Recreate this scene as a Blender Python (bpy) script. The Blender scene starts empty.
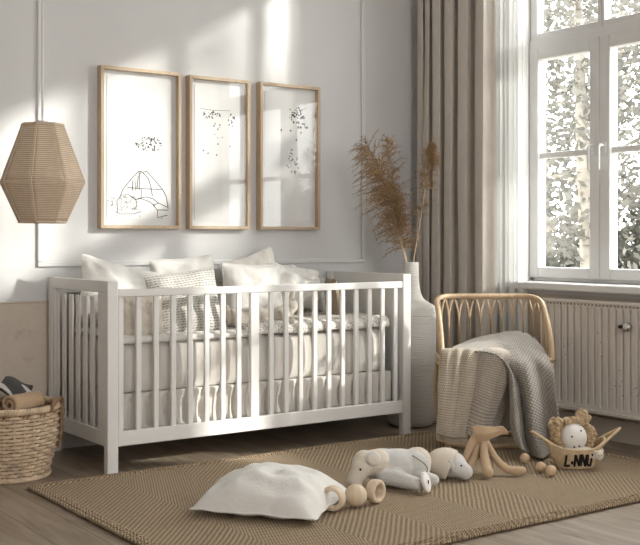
import bpy, math, random
from math import sin, cos, pi, sqrt, radians as rad
from mathutils import Vector, Matrix, Euler, noise
S = bpy.context.scene
COL = S.collection
rng = random.Random(7)

# ------------------------------------------------------------------ camera frame
# room axes: x runs along the back wall, y towards it, z up; the camera stands at the origin
CH, F, HZ = 1.03, 1082.0, 240.0
RX, RY, FX, FY = .8147, -.5799, .5799, .8147
YAW = -math.atan2(.5799, .8147)
def C(X, d, z=0.0): return Vector((RX*X + FX*d, RY*X + FY*d, z))
def at(px, py, d): return C((px-320)/F*d, d, CH - (py-HZ)/F*d)
def lerp(a, b, t): return a + (b-a)*t
def sst(t): t = max(0, min(1, t)); return t*t*(3-2*t)

# ------------------------------------------------------------------ mesh builder
class MB:
    def __init__(s): s.v, s.f, s.uv = [], [], {}
    def add(s, vs, fs, uvs=None):
        o = len(s.v); s.v += [Vector(p) for p in vs]; s.f += [tuple(i+o for i in f) for f in fs]
        if uvs:
            for i, u in enumerate(uvs): s.uv[o+i] = u
        return s
    def box(s, x0, x1, y0, y1, z0, z1, M=None):
        vs = [Vector((x, y, z)) for z in (z0, z1) for y in (y0, y1) for x in (x0, x1)]
        if M: vs = [M @ p for p in vs]
        return s.add(vs, [(0,2,3,1),(4,5,7,6),(0,1,5,4),(2,6,7,3),(0,4,6,2),(1,3,7,5)])
    def tube(s, pts, r, n=8, closed=False):
        pts = [Vector(p) for p in pts]; m = len(pts)
        rr = r if isinstance(r, (list, tuple)) else [r]*m
        tans = []
        for i in range(m):
            a = pts[(i-1) % m] if (closed or i > 0) else pts[i]
            b = pts[(i+1) % m] if (closed or i < m-1) else pts[i]
            t = (b-a); tans.append(t.normalized() if t.length > 1e-9 else Vector((0,0,1)))
        up = Vector((0,0,1)) if abs(tans[0].z) < .9 else Vector((1,0,0))
        nrm = (up - tans[0]*up.dot(tans[0])).normalized()
        vs, fs = [], []
        for i in range(m):
            nrm = nrm - tans[i]*nrm.dot(tans[i])
            nrm = nrm.normalized() if nrm.length > 1e-6 else tans[i].orthogonal().normalized()
            b = tans[i].cross(nrm)
            for k in range(n):
                a = 2*pi*k/n
                vs.append(pts[i] + (nrm*cos(a) + b*sin(a))*rr[i])
        for i in range(m if closed else m-1):
            j = (i+1) % m
            for k in range(n):
                l = (k+1) % n
                fs.append((i*n+k, i*n+l, j*n+l, j*n+k))
        if not closed:
            fs.append(tuple(range(n-1, -1, -1))); fs.append(tuple((m-1)*n+k for k in range(n)))
        return s.add(vs, fs)
    def grid(s, fn, nu, nv, cu=False, cv=False, M=None):
        U = nu if cu else nu+1; V = nv if cv else nv+1
        vs, uv, fs = [], [], []
        for j in range(V):
            for i in range(U):
                p = Vector(fn(i/nu, j/nv)); vs.append(M @ p if M else p); uv.append((i/nu, j/nv))
        for j in range(nv):
            for i in range(nu):
                a, b = i % U, (i+1) % U; c, d = j % V, (j+1) % V
                fs.append((c*U+a, c*U+b, d*U+b, d*U+a))
        return s.add(vs, fs, uv)
    def lathe(s, prof, n=48, M=None):
        m = len(prof)-1
        def fn(u, v):
            k = min(int(round(v*m)), m); r, z = prof[k]
            return (r*cos(2*pi*u), r*sin(2*pi*u), z)
        return s.grid(fn, n, m, cu=True, M=M)
    def ell(s, c, r, n=16, rot=None):
        c = Vector(c); r = (r, r, r) if isinstance(r, (int, float)) else r
        M = Euler(rot).to_matrix() if rot else Matrix.Identity(3)
        vs, fs = [], []; m = n//2
        for j in range(1, m):
            t = pi*j/m
            for i in range(n):
                a = 2*pi*i/n
                vs.append(c + M @ Vector((r[0]*sin(t)*cos(a), r[1]*sin(t)*sin(a), r[2]*cos(t))))
        vs += [c + M @ Vector((0,0,r[2])), c - M @ Vector((0,0,r[2]))]
        N, So = len(vs)-2, len(vs)-1
        for j in range(m-2):
            for i in range(n):
                k = (i+1) % n; fs.append((j*n+i, (j+1)*n+i, (j+1)*n+k, j*n+k))
        for i in range(n):
            k = (i+1) % n; fs.append((N, i, k)); fs.append((So, (m-2)*n+k, (m-2)*n+i))
        return s.add(vs, fs)
    def cap(s, a, b, r0, r1=None, n=14):
        a, b = Vector(a), Vector(b); r1 = r0 if r1 is None else r1
        s.tube([a, a.lerp(b, .5), b], [r0, (r0+r1)/2, r1], n); s.ell(a, r0, n); s.ell(b, r1, n); return s
    def build(s, name, mat, parent=None, bevel=0, seg=2, sub=0, solid=0, remesh=0, sm=4, angle=40, off=0):
        me = bpy.data.meshes.new(name); me.from_pydata([tuple(p) for p in s.v], [], s.f)
        if s.uv:
            L = me.uv_layers.new(name='UVMap')
            for l in me.loops: L.data[l.index].uv = s.uv.get(l.vertex_index, (0, 0))
        me.validate(); me.update()
        for p in me.polygons: p.use_smooth = True
        me.set_sharp_from_angle(angle=rad(angle))
        me.materials.append(mat)
        o = bpy.data.objects.new(name, me); COL.objects.link(o)
        if parent: o.parent = parent
        if remesh:
            m = o.modifiers.new('remesh', 'REMESH'); m.mode = 'VOXEL'; m.voxel_size = remesh; m.use_smooth_shade = True
            m = o.modifiers.new('smooth', 'SMOOTH'); m.factor = .5; m.iterations = sm
        if solid:
            m = o.modifiers.new('solid', 'SOLIDIFY'); m.thickness = solid; m.offset = off
        if bevel:
            m = o.modifiers.new('bevel', 'BEVEL'); m.width = bevel; m.segments = seg; m.limit_method = 'ANGLE'; m.angle_limit = rad(35)
        if sub:
            m = o.modifiers.new('sub', 'SUBSURF'); m.levels = sub; m.render_levels = sub
        return o
def tag(o, label, cat, group=None):
    o['label'] = label; o['category'] = cat
    if group: o['group'] = group
    return o
def thing(name, label, cat, loc=(0,0,0), rz=0, group=None, rot=None):
    o = bpy.data.objects.new(name, None); COL.objects.link(o)
    o.location = loc; o.rotation_euler = rot if rot else (0, 0, rz); o.empty_display_size = .1
    return tag(o, label, cat, group)
def st(o): o['kind'] = 'structure'; return o
def box(x0, x1, y0, y1, z0, z1): return MB().box(x0, x1, y0, y1, z0, z1)

# ------------------------------------------------------------------ materials
class NT:
    def __init__(s, name):
        s.m = bpy.data.materials.new(name); s.m.use_nodes = True; s.t = s.m.node_tree; s.t.nodes.clear()
        s.out = s.n('ShaderNodeOutputMaterial')
    def n(s, typ, **kw):
        nd = s.t.nodes.new(typ)
        for k, v in kw.items(): setattr(nd, k, v)
        return nd
    def l(s, a, b): s.t.links.new(a, b)
    def set(s, sock, v):
        if isinstance(v, bpy.types.NodeSocket): s.l(v, sock)
        else: sock.default_value = v
    def math(s, op, a, b=None, c=None):
        nd = s.n('ShaderNodeMath', operation=op); s.set(nd.inputs[0], a)
        if b is not None: s.set(nd.inputs[1], b)
        if c is not None: s.set(nd.inputs[2], c)
        return nd.outputs[0]
    def coord(s, which='Object'): return s.n('ShaderNodeTexCoord').outputs[which]
    def xyz(s, co): nd = s.n('ShaderNodeSeparateXYZ'); s.l(co, nd.inputs[0]); return nd.outputs
    def map(s, co, scale=(1,1,1), rot=(0,0,0), loc=(0,0,0)):
        nd = s.n('ShaderNodeMapping'); s.l(co, nd.inputs[0])
        nd.inputs['Scale'].default_value = scale; nd.inputs['Rotation'].default_value = rot; nd.inputs['Location'].default_value = loc
        return nd.outputs[0]
    def noise(s, co, scale, detail=3, rough=.5):
        nd = s.n('ShaderNodeTexNoise'); s.l(co, nd.inputs['Vector'])
        nd.inputs['Scale'].default_value = scale; nd.inputs['Detail'].default_value = detail; nd.inputs['Roughness'].default_value = rough
        return nd.outputs['Fac']
    def ramp(s, fac, stops):
        nd = s.n('ShaderNodeValToRGB'); s.l(fac, nd.inputs[0]); e = nd.color_ramp.elements
        while len(e) < len(stops): e.new(.5)
        for i, (p, c) in enumerate(stops): e[i].position = p; e[i].color = (*c, 1) if len(c) == 3 else c
        return nd.outputs[0]
    def mix(s, fac, a, b, blend='MIX'):
        nd = s.n('ShaderNodeMix', data_type='RGBA', blend_type=blend)
        s.set(nd.inputs[0], fac)
        for i, v in ((6, a), (7, b)):
            if isinstance(v, bpy.types.NodeSocket): s.l(v, nd.inputs[i])
            else: nd.inputs[i].default_value = (*v, 1)
        return nd.outputs[2]
    def bump(s, h, strength=.3, dist=.01, prev=None):
        nd = s.n('ShaderNodeBump'); s.l(h, nd.inputs['Height']); nd.inputs['Strength'].default_value = strength
        nd.inputs['Distance'].default_value = dist
        if prev: s.l(prev, nd.inputs['Normal'])
        return nd.outputs[0]
    def pbr(s, col, rough=.6, normal=None, spec=.4, **kw):
        nd = s.n('ShaderNodeBsdfPrincipled')
        if isinstance(col, bpy.types.NodeSocket): s.l(col, nd.inputs['Base Color'])
        else: nd.inputs['Base Color'].default_value = (*col, 1)
        s.set(nd.inputs['Roughness'], rough); nd.inputs['Specular IOR Level'].default_value = spec
        for k, v in kw.items(): s.set(nd.inputs[k.replace('_', ' ')], v)
        if normal: s.l(normal, nd.inputs['Normal'])
        return nd.outputs[0]
    def done(s, sh): s.l(sh, s.out.inputs[0]); return s.m

def plain(name, col, rough=.6, var=.06, scale=8, bump=0, bscale=40, spec=.4, **kw):
    t = NT(name); co = t.coord(); f = t.noise(co, scale, 4)
    a = tuple(c*(1-var) for c in col); b = tuple(min(1, c*(1+var)) for c in col)
    c = t.ramp(f, [(.3, a), (.7, b)])
    nm = t.bump(t.noise(co, bscale, 4), bump, .01) if bump else None
    return t.done(t.pbr(c, rough, nm, spec, **kw))
def fabric(name, col, scale=500, strength=.25, var=.05, crease=.0):
    t = NT(name); co = t.coord(); x = t.xyz(co)
    w = t.math('MULTIPLY', t.math('SINE', t.math('MULTIPLY', t.math('ADD', x[0], x[1]), scale)), t.math('SINE', t.math('MULTIPLY', t.math('ADD', x[2], t.math('MULTIPLY', x[1], .5)), scale)))
    f = t.noise(co, 14, 5)
    c = t.ramp(f, [(.25, tuple(v*(1-var) for v in col)), (.75, tuple(min(1, v*(1+var)) for v in col))])
    nm = t.bump(w, strength, .002)
    if crease: nm = t.bump(t.noise(co, 18, 3, .6), crease, .02, nm)
    return t.done(t.pbr(c, .9, nm, .15, Sheen_Weight=.15))
def wood(name, col, dark, axis=2, scale=3, rough=.5):
    t = NT(name); co = t.coord()
    sc = [26, 26, 26]; sc[axis] = 1.6
    f = t.noise(t.map(co, tuple(v*scale/3 for v in sc)), 3, 5, .6)
    c = t.ramp(f, [(.3, dark), (.7, col)])
    return t.done(t.pbr(c, rough, t.bump(f, .08, .004), .3))

# wall plaster: white above, worn beige below the dado line
def wall_mat():
    t = NT('wall_plaster'); co = t.n('ShaderNodeNewGeometry').outputs['Position']
    f = t.noise(co, 2.2, 4); z = t.xyz(co)[2]
    up = t.ramp(f, [(.3, (.625, .617, .612)), (.7, (.65, .643, .638))])
    g = t.noise(co, 16, 8, .7)
    lo = t.ramp(g, [(.3, (.50, .42, .34)), (.42, (.60, .525, .44)), (.7, (.63, .56, .475))])
    c = t.mix(t.math('GREATER_THAN', z, .735), lo, up)
    return t.done(t.pbr(c, .85, t.bump(t.noise(co, 60, 5), .06, .01), .2))
def floor_mat():
    t = NT('floor_planks'); co = t.coord(); x = t.xyz(co)
    W = .155
    row = t.math('FLOOR', t.math('DIVIDE', x[0], W))
    wn = t.n('ShaderNodeTexWhiteNoise', noise_dimensions='1D'); t.l(row, wn.inputs['W'])
    yy = t.math('ADD', x[1], t.math('MULTIPLY', wn.outputs[0], 3.0))
    col = t.math('FLOOR', t.math('DIVIDE', yy, 1.5))
    wn2 = t.n('ShaderNodeTexWhiteNoise', noise_dimensions='2D')
    cb = t.n('ShaderNodeCombineXYZ'); t.l(row, cb.inputs[0]); t.l(col, cb.inputs[1]); t.l(cb.outputs[0], wn2.inputs['Vector'])
    cb2 = t.n('ShaderNodeCombineXYZ'); t.l(t.math('ADD', t.math('MULTIPLY', x[0], 9), t.math('MULTIPLY', wn2.outputs[0], 40)), cb2.inputs[0])
    t.l(t.math('MULTIPLY', x[1], 1.1), cb2.inputs[1])
    nd = t.n('ShaderNodeTexNoise'); t.l(cb2.outputs[0], nd.inputs['Vector']); nd.inputs['Scale'].default_value = 1.6
    nd.inputs['Detail'].default_value = 7; nd.inputs['Distortion'].default_value = 1.2; nd.inputs['Roughness'].default_value = .62
    g = nd.outputs['Fac']
    c = t.ramp(g, [(.28, (.10, .07, .048)), (.46, (.235, .18, .13)), (.6, (.315, .255, .195)), (.8, (.40, .335, .265))])
    c = t.mix(t.math('MULTIPLY', wn2.outputs[0], .35), c, (.24, .18, .13))
    fx = t.math('ABSOLUTE', t.math('SUBTRACT', t.math('FRACT', t.math('DIVIDE', x[0], W)), .5))
    fy = t.math('ABSOLUTE', t.math('SUBTRACT', t.math('FRACT', t.math('DIVIDE', yy, 1.5)), .5))
    gap = t.math('MAXIMUM', t.math('GREATER_THAN', fx, .488), t.math('GREATER_THAN', fy, .4987))
    c = t.mix(t.math('MULTIPLY', gap, .75), c, (.05, .035, .025))
    h = t.math('SUBTRACT', t.math('MULTIPLY', g, .25), gap)
    return t.done(t.pbr(c, t.math('ADD', .28, t.math('MULTIPLY', g, .25)), t.bump(h, .25, .004), .4))
def rug_mat(name='jute_weave'):
    t = NT(name); co = t.coord(); x = t.xyz(co)
    # broad diagonal panels, each woven in its own zigzag
    tri = t.math('PINGPONG', x[0], .30)
    v = t.math('ADD', x[1], t.math('MULTIPLY', tri, .55))
    nz = t.math('MULTIPLY', t.math('SUBTRACT', t.noise(co, 7, 3), .5), .012)
    v = t.math('ADD', v, nz)
    a = t.math('SINE', t.math('MULTIPLY', v, 2*pi/.0135))
    k = t.math('MULTIPLY', t.math('FLOOR', t.math('DIVIDE', v, .0135)), pi)
    b = t.math('SINE', t.math('ADD', t.math('MULTIPLY', t.math('ADD', x[0], nz), 2*pi/.016), k))
    h = t.math('ADD', t.math('MULTIPLY', t.math('ABSOLUTE', a), .6), t.math('MULTIPLY', b, .4))
    f = t.noise(co, 120, 3); f2 = t.noise(co, 3, 3)
    hh = t.math('ADD', h, t.math('MULTIPLY', t.math('SUBTRACT', f, .5), .7))
    c = t.ramp(hh, [(.0, (.15, .105, .064)), (.35, (.33, .245, .16)), (.75, (.52, .405, .28)), (1, (.61, .49, .35))])
    c = t.mix(t.math('MULTIPLY', f2, .35), c, (.41, .31, .205))
    return t.done(t.pbr(c, .9, t.bump(h, .8, .006), .15))
def glass_mat(name, tint=(.96,.98,.97), ior=1.5):
    t = NT(name); fr = t.n('ShaderNodeFresnel'); fr.inputs[0].default_value = ior
    tr = t.n('ShaderNodeBsdfTransparent'); tr.inputs[0].default_value = (*tint, 1)
    gl = t.n('ShaderNodeBsdfGlossy'); gl.inputs['Roughness'].default_value = .0
    mx = t.n('ShaderNodeMixShader'); bf = t.n('ShaderNodeNewGeometry').outputs['Backfacing']
    t.l(t.math('MULTIPLY', fr.outputs[0], t.math('SUBTRACT', 1.0, bf)), mx.inputs[0]); t.l(tr.outputs[0], mx.inputs[1]); t.l(gl.outputs[0], mx.inputs[2])
    return t.done(mx.outputs[0])
def sheer_mat():
    t = NT('sheer_voile'); tr = t.n('ShaderNodeBsdfTransparent'); tl = t.n('ShaderNodeBsdfTranslucent'); df = t.n('ShaderNodeBsdfDiffuse')
    tl.inputs[0].default_value = (.86,.86,.85,1); df.inputs[0].default_value = (.86,.86,.85,1)
    m1 = t.n('ShaderNodeMixShader'); m1.inputs[0].default_value = .45; t.l(df.outputs[0], m1.inputs[1]); t.l(tl.outputs[0], m1.inputs[2])
    m2 = t.n('ShaderNodeMixShader'); m2.inputs[0].default_value = .72; t.l(tr.outputs[0], m2.inputs[1]); t.l(m1.outputs[0], m2.inputs[2])
    return t.done(m2.outputs[0])
def leaf_mat(name, col):
    t = NT(name); f = t.noise(t.coord(), 3, 2)
    c = t.ramp(f, [(.3, tuple(v*.75 for v in col)), (.7, col)])
    d = t.n('ShaderNodeBsdfDiffuse'); t.l(c, d.inputs[0]); tl = t.n('ShaderNodeBsdfTranslucent'); t.l(c, tl.inputs[0])
    m = t.n('ShaderNodeMixShader'); m.inputs[0].default_value = .35; t.l(d.outputs[0], m.inputs[1]); t.l(tl.outputs[0], m.inputs[2])
    return t.done(m.outputs[0])
def knit_mat(name, col, dark, px=60, py=60, strength=.6):
    t = NT(name); x = t.xyz(t.coord('UV'))
    r = t.math('FLOOR', t.math('MULTIPLY', x[1], py))
    a = t.math('ABSOLUTE', t.math('SINE', t.math('MULTIPLY', x[1], pi*py)))
    b = t.math('ABSOLUTE', t.math('SINE', t.math('MULTIPLY', t.math('ADD', t.math('MULTIPLY', x[0], px), t.math('MULTIPLY', r, .5)), pi)))
    h = t.math('MULTIPLY', a, b)
    n = t.noise(t.coord(), 25, 4)
    c = t.ramp(t.math('ADD', h, t.math('MULTIPLY', t.math('SUBTRACT', n, .5), .5)), [(.1, dark), (.6, col)])
    return t.done(t.pbr(c, .95, t.bump(h, strength, .004), .1, Sheen_Weight=.2))
def dash_mat():
    t = NT('dashed_knit'); x = t.xyz(t.coord('UV'))
    wob = t.math('MULTIPLY', t.noise(t.coord(), 20, 2), .9)
    yv = t.math('ADD', t.math('MULTIPLY', x[1], 25), wob)
    r = t.math('FLOOR', yv)
    wn = t.n('ShaderNodeTexWhiteNoise', noise_dimensions='1D'); t.l(r, wn.inputs['W'])
    fy = t.math('ABSOLUTE', t.math('SUBTRACT', t.math('FRACT', yv), .5))
    fx = t.math('FRACT', t.math('ADD', t.math('MULTIPLY', x[0], 19), wn.outputs[0]))
    d = t.math('MULTIPLY', t.math('LESS_THAN', fy, .17), t.math('LESS_THAN', fx, .72))
    c = t.mix(d, (.60, .58, .54), (.25, .235, .22))
    return t.done(t.pbr(c, .95, t.bump(t.math('MULTIPLY', d, -1), .5, .006), .1))
def dots_mat(name='dotted_cotton', scale=85):
    t = NT(name); co = t.coord()
    v = t.n('ShaderNodeTexVoronoi'); t.l(co, v.inputs['Vector']); v.inputs['Scale'].default_value = scale
    d = t.math('LESS_THAN', v.outputs['Distance'], .36)
    c = t.mix(d, (.72, .69, .64), (.36, .33, .30))
    return t.done(t.pbr(c, .9, t.bump(t.noise(co, 14, 4), .4, .02), .15))
def cord_mat():
    t = NT('lamp_cords'); x = t.xyz(t.coord('UV'))
    h = t.math('ABSOLUTE', t.math('SINE', t.math('MULTIPLY', x[1], pi*52)))
    b = t.math('ABSOLUTE', t.math('SINE', t.math('MULTIPLY', x[0], pi*150)))
    n = t.noise(t.coord(), 30, 4)
    open_ = t.math('MULTIPLY', t.math('LESS_THAN', b, .5), t.math('LESS_THAN', h, .35))
    c = t.ramp(t.math('ADD', t.math('MULTIPLY', h, .6), t.math('MULTIPLY', n, .5)), [(.2, (.44, .33, .23)), (.8, (.68, .55, .42))])
    c = t.mix(open_, c, (.28, .19, .12))
    return t.done(t.pbr(c, .9, t.bump(h, .5, .004), .15))
def valve_mark_mat():
    return plain('valve_chrome', (.55,.54,.52), .25, 0, spec=.6, Metallic=.9)

M = dict(
    wall=wall_mat(), floor=floor_mat(), rug=rug_mat(),
    ceil=plain('ceiling_paint', (.72,.715,.70), .9, .02),
    trim=plain('trim_paint', (.66,.655,.64), .5, .02),
    base=plain('baseboard_paint', (.60,.585,.555), .5, .03),
    baseshade=plain('baseboard_shaded', (.47,.41,.345), .5, .05),  # baseboard paint browned and darkened: shade on the window wall put into the colour
    crib=plain('crib_paint', (.72,.705,.68), .42, .02, spec=.45),
    winp=plain('window_paint', (.70,.695,.685), .4, .02),
    wglass=glass_mat('window_glass'), pglass=glass_mat('picture_glass', (.99,.99,.99), 1.5),
    oak=wood('frame_oak', (.58,.46,.33), (.47,.35,.24), 2),
    paper=plain('print_paper', (.74,.735,.72), .8, .01), matb=plain('mat_board', (.72,.715,.705), .8, .01),
    ink=plain('ink', (.03,.028,.028), .8, .1), pencil=plain('pencil_line', (.20,.19,.18), .8, .1),
    curtain=fabric('curtain_linen', (.565,.515,.46), 900, .15), sheer=sheer_mat(),
    rad=None, grille=plain('grille_dark', (.25,.22,.19), .6),
    valve=valve_mark_mat(), rust=plain('rust_speck', (.10,.06,.035), .9, .2),
    vase=None, stem=plain('dried_stem', (.50,.38,.24), .8), plume=leaf_mat('dried_plume', (.46,.31,.18)),
    rattan=wood('rattan_cane', (.57,.425,.28), (.44,.31,.19), 2, 2, .42),
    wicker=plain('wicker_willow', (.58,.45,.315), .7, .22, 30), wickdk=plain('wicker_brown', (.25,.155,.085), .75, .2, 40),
    seagrass=plain('seagrass_coil', (.58,.44,.275), .8, .15, 40),
    white=fabric('white_cotton', (.70,.68,.645), 900, .1, .02, .25), linen=fabric('linen_cream', (.66,.60,.52), 800, .2, .04, .3),
    greyl=fabric('grey_linen', (.50,.475,.44), 800, .2, .04, .2), sheet=fabric('sheet_cotton', (.62,.585,.54), 900, .1, .02, .15),
    taupe=fabric('taupe_linen', (.30,.235,.17), 800, .2), dash=dash_mat(), dots=dots_mat(),
    plushg=fabric('plush_grey', (.62,.605,.58), 700, .3), plushc=fabric('plush_cream', (.68,.61,.51), 700, .3), plushw=fabric('plush_white', (.60,.55,.48), 700, .3),
    tan=fabric('tan_felt', (.52,.375,.245), 700, .25), tand=fabric('tan_towel', (.44,.31,.195), 400, .4),
    beech=wood('beech_wood', (.70,.58,.44), (.60,.47,.33), 2, 2, .5), ballw=wood('ball_wood', (.66,.50,.34), (.56,.40,.25), 2, 2, .5),
    black=plain('black_detail', (.012,.011,.011), .4, .1), doll=plain('doll_felt', (.80,.77,.73), .9, .02),
    hair=plain('doll_curls', (.50,.37,.23), .95, .25, 60, .4, 200), letter=plain('black_felt', (.015,.013,.012), .95, .1),
    kbeige=knit_mat('knit_beige', (.60,.53,.44), (.36,.30,.23), 32, 62), kgrey=knit_mat('knit_grey', (.46,.425,.38), (.22,.195,.17), 34, 64),
    kmix=knit_mat('knit_oat', (.54,.485,.42), (.29,.245,.20), 26, 44),
    fringe=plain('fringe_thread', (.52,.42,.30), .95), lamp=cord_mat(), lampedge=plain('lamp_rib', (.62,.50,.38), .8),
    cord=plain('white_cord', (.70,.69,.67), .6), blk=fabric('charcoal_cloth', (.05,.045,.045), 700, .2),
    bark=plain('bark', (.22,.20,.17), .9, .3, 10), leafa=leaf_mat('leaf_grey_green', (.15,.145,.13)), leafb=leaf_mat('leaf_dark', (.08,.079,.068)),
    ground=plain('ground_grass', (.24,.23,.20), .95, .2, 3),
)
def vase_mat():
    t = NT('vase_ceramic'); co = t.coord()
    f = t.noise(t.map(co, (5, 5, 90)), 2, 4, .6); g = t.noise(co, 4, 3)
    c = t.ramp(g, [(.3, (.52,.495,.46)), (.7, (.58,.555,.52))])
    return t.done(t.pbr(c, .75, t.bump(f, .6, .012), .25))
M['vase'] = vase_mat()
def rad_mat():
    t = NT('radiator_enamel'); co = t.coord(); v = t.n('ShaderNodeTexVoronoi'); t.l(co, v.inputs['Vector']); v.inputs['Scale'].default_value = 38
    d = t.math('MULTIPLY', t.math('LESS_THAN', v.outputs['Distance'], .13), t.math('GREATER_THAN', t.noise(co, 5, 2), .60))
    c = t.mix(d, (.62,.575,.525), (.10,.06,.035))
    return t.done(t.pbr(c, .45, None, .4))
M['rad'] = rad_mat()

# ------------------------------------------------------------------ the room
XL, XW, YB, YR, ZC = -1.6, 4.45, 5.10, -1.9, 3.4
FU = 4.546                                        # plane of the window frames
st(box(XL-.2, XW+.3, YR-.2, YB+.2, -.12, 0).build('floor', M['floor']))
st(box(XL-.2, XW+.3, YR-.2, YB+.2, ZC, ZC+.12).build('ceiling', M['ceil']))
st(box(XL-.2, XW+.3, YB, YB+.2, 0, ZC).build('wall_back', M['wall']))
st(box(XL-.2, XL, YR, YB, 0, ZC).build('wall_left', M['wall']))
W1 = (2.293, 4.317); W2 = (-1.75, -.1); WZ = (.80, 3.10)
w = MB()
w.box(XW, XW+.19, W1[1], YB, 0, ZC); w.box(XW, XW+.19, W1[0], W1[1], 0, WZ[0]-.035); w.box(XW, XW+.19, W1[0], W1[1], WZ[1], ZC)
w.box(XW, XW+.19, W2[1], W1[0], 0, ZC); w.box(XW, XW+.19, W2[0], W2[1], 0, WZ[0]-.035); w.box(XW, XW+.19, W2[0], W2[1], WZ[1], ZC)
w.box(XW, XW+.19, YR, W2[0], 0, ZC)
st(w.build('wall_right', M['wall']))
W3 = (.6, 2.4)
w = MB()
w.box(XL-.2, W3[0], YR-.2, YR, 0, ZC); w.box(W3[1], XW+.3, YR-.2, YR, 0, ZC); w.box(W3[0], W3[1], YR-.2, YR, 0, WZ[0]); w.box(W3[0], W3[1], YR-.2, YR, WZ[1], ZC)
st(w.build('wall_rear', M['wall']))

# skirting and wall panel mouldings
st(box(XL, XW, YB-.016, YB, 0, .125).build('baseboard_back', M['base'], bevel=.005))
st(box(XW-.016, XW, YR, YB-.016, 0, .115).build('baseboard_right', M['baseshade'], bevel=.005))
st(box(XL, XL+.016, YR, YB-.016, 0, .125).build('baseboard_left', M['base'], bevel=.005))
def panel(x0, x1, z0, z1, w=.026):
    m = MB()
    for a, b, c, d in ((x0, x1, z0, z0+w), (x0, x1, z1-w, z1), (x0, x0+w, z0+w, z1-w), (x1-w, x1, z0+w, z1-w)):
        m.box(a, b, YB-.012, YB, c, d)
    return m
st(panel(1.935, 3.952, .897, 2.95).build('trim_1', M['trim'], bevel=.005, seg=3))
st(panel(-1.2, 1.72, .897, 2.95).build('trim_2', M['trim'], bevel=.005, seg=3))
st(box(XL+.016, XW, YB-.012, YB, .725, .742).build('trim_3', M['wall'], bevel=.004))

# ------------------------------------------------------------------ windows
def window(name, y0, y1, n, handles):
    """casements along the right wall between y0 and y1, top lights above a transom"""
    root = bpy.data.objects.new(name, None); COL.objects.link(root); root.location = (FU, (y0+y1)/2, WZ[0]); st(root)
    inv = Matrix.Translation(-root.location)
    def b(m, nm, mat, par=root, **k):
        m.v = [inv @ p for p in m.v]; return m.build(nm, mat, par, **k)
    P = .07; zt0, zt1 = 2.105, 2.16
    fr = MB()                                        # fixed frame and transom
    fr.box(FU, FU+P, y0, y0+.03, WZ[0], WZ[1]); fr.box(FU, FU+P, y1-.03, y1, WZ[0], WZ[1])
    fr.box(FU, FU+P, y0, y1, WZ[0], WZ[0]+.025); fr.box(FU, FU+P, y0, y1, WZ[1]-.03, WZ[1]); fr.box(FU-.012, FU+P, y0, y1, zt0, zt1)
    b(fr, 'window_frame', M['winp'], bevel=.005)
    sw = (y1-y0)/n
    for i in range(n):
        a, c = y1-(i+1)*sw, y1-i*sw                  # from the far side towards the camera
        a2, c2 = a+.002, c-.002
        s = MB(); x0, x1 = FU-.018, FU+.05; z0, z1 = WZ[0]+.018, zt0+.004
        s.box(x0, x1, a2, a2+.066, z0, z1); s.box(x0, x1, c2-.066, c2, z0, z1)
        s.box(x0, x1, a2+.066, c2-.066, z0, z0+.06); s.box(x0, x1, a2+.066, c2-.066, z1-.066, z1)
        so = b(s, 'sash', M['winp'], bevel=.006)
        b(MB().box(x0+.02, x1-.01, a2+.06, c2-.06, 1.488, 1.520), 'glazing_bar', M['winp'], so, bevel=.004)
        b(MB().box(FU+.015, FU+.019, a2+.05, c2-.05, z0+.05, z1-.05), 'glass', M['wglass'], so)
        t = MB(); z0, z1 = zt1-.01, WZ[1]-.02; x0 = FU-.006
        lw = .05 if i == 0 else .022; rw = .05 if i == n-1 else .022
        t.box(x0, x1, a2, a2+rw, z0, z1); t.box(x0, x1, c2-lw, c2, z0, z1); t.box(x0, x1, a2+rw, c2-lw, z0, z0+.045); t.box(x0, x1, a2+rw, c2-lw, z1-.05, z1)
        to = b(t, 'top_light', M['winp'], bevel=.005)
        b(MB().box(FU+.015, FU+.019, a2+.01, c2-.01, z0+.03, z1-.03), 'glass', M['wglass'], to)
        if handles and i < 2:
            yy = a2+.033 if i == 0 else c2-.033
            h = MB().box(FU-.026, FU-.017, yy-.013, yy+.013, 1.475, 1.545)
            h.tube([(FU-.02, yy, 1.53), (FU-.055, yy, 1.53), (FU-.066, yy, 1.515), (FU-.066, yy, 1.48), (FU-.064, yy, 1.40)], [.008,.008,.009,.0095,.007], 8)
            b(h, 'handle', M['winp'], so, bevel=.003)
    if handles:
        b(MB().box(XW-.10, FU+.02, y0-.06, y1-.02 + .02, WZ[0]-.04, WZ[0]), 'window_sill', M['winp'], bevel=.01, seg=3)
    return root
window('window_1', W1[0], W1[1], 4, True)
window('fill_window_right', W2[0], W2[1], 4, False)  # unseen window added nearer the camera to let in more light
root = bpy.data.objects.new('fill_window_rear', None); COL.objects.link(root); st(root)  # unseen window added behind the camera for soft front fill
m = MB()
for a, c in ((W3[0], W3[0]+.06), (W3[1]-.06, W3[1]), (1.47, 1.53)): m.box(a, c, YR-.12, YR-.05, WZ[0], WZ[1])
m.box(W3[0], W3[1], YR-.12, YR-.05, WZ[0], WZ[0]+.06); m.box(W3[0], W3[1], YR-.12, YR-.05, WZ[1]-.06, WZ[1]); m.box(W3[0], W3[1], YR-.12, YR-.05, 2.1, 2.16)
m.build('window_frame', M['winp'], root, bevel=.005)

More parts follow.
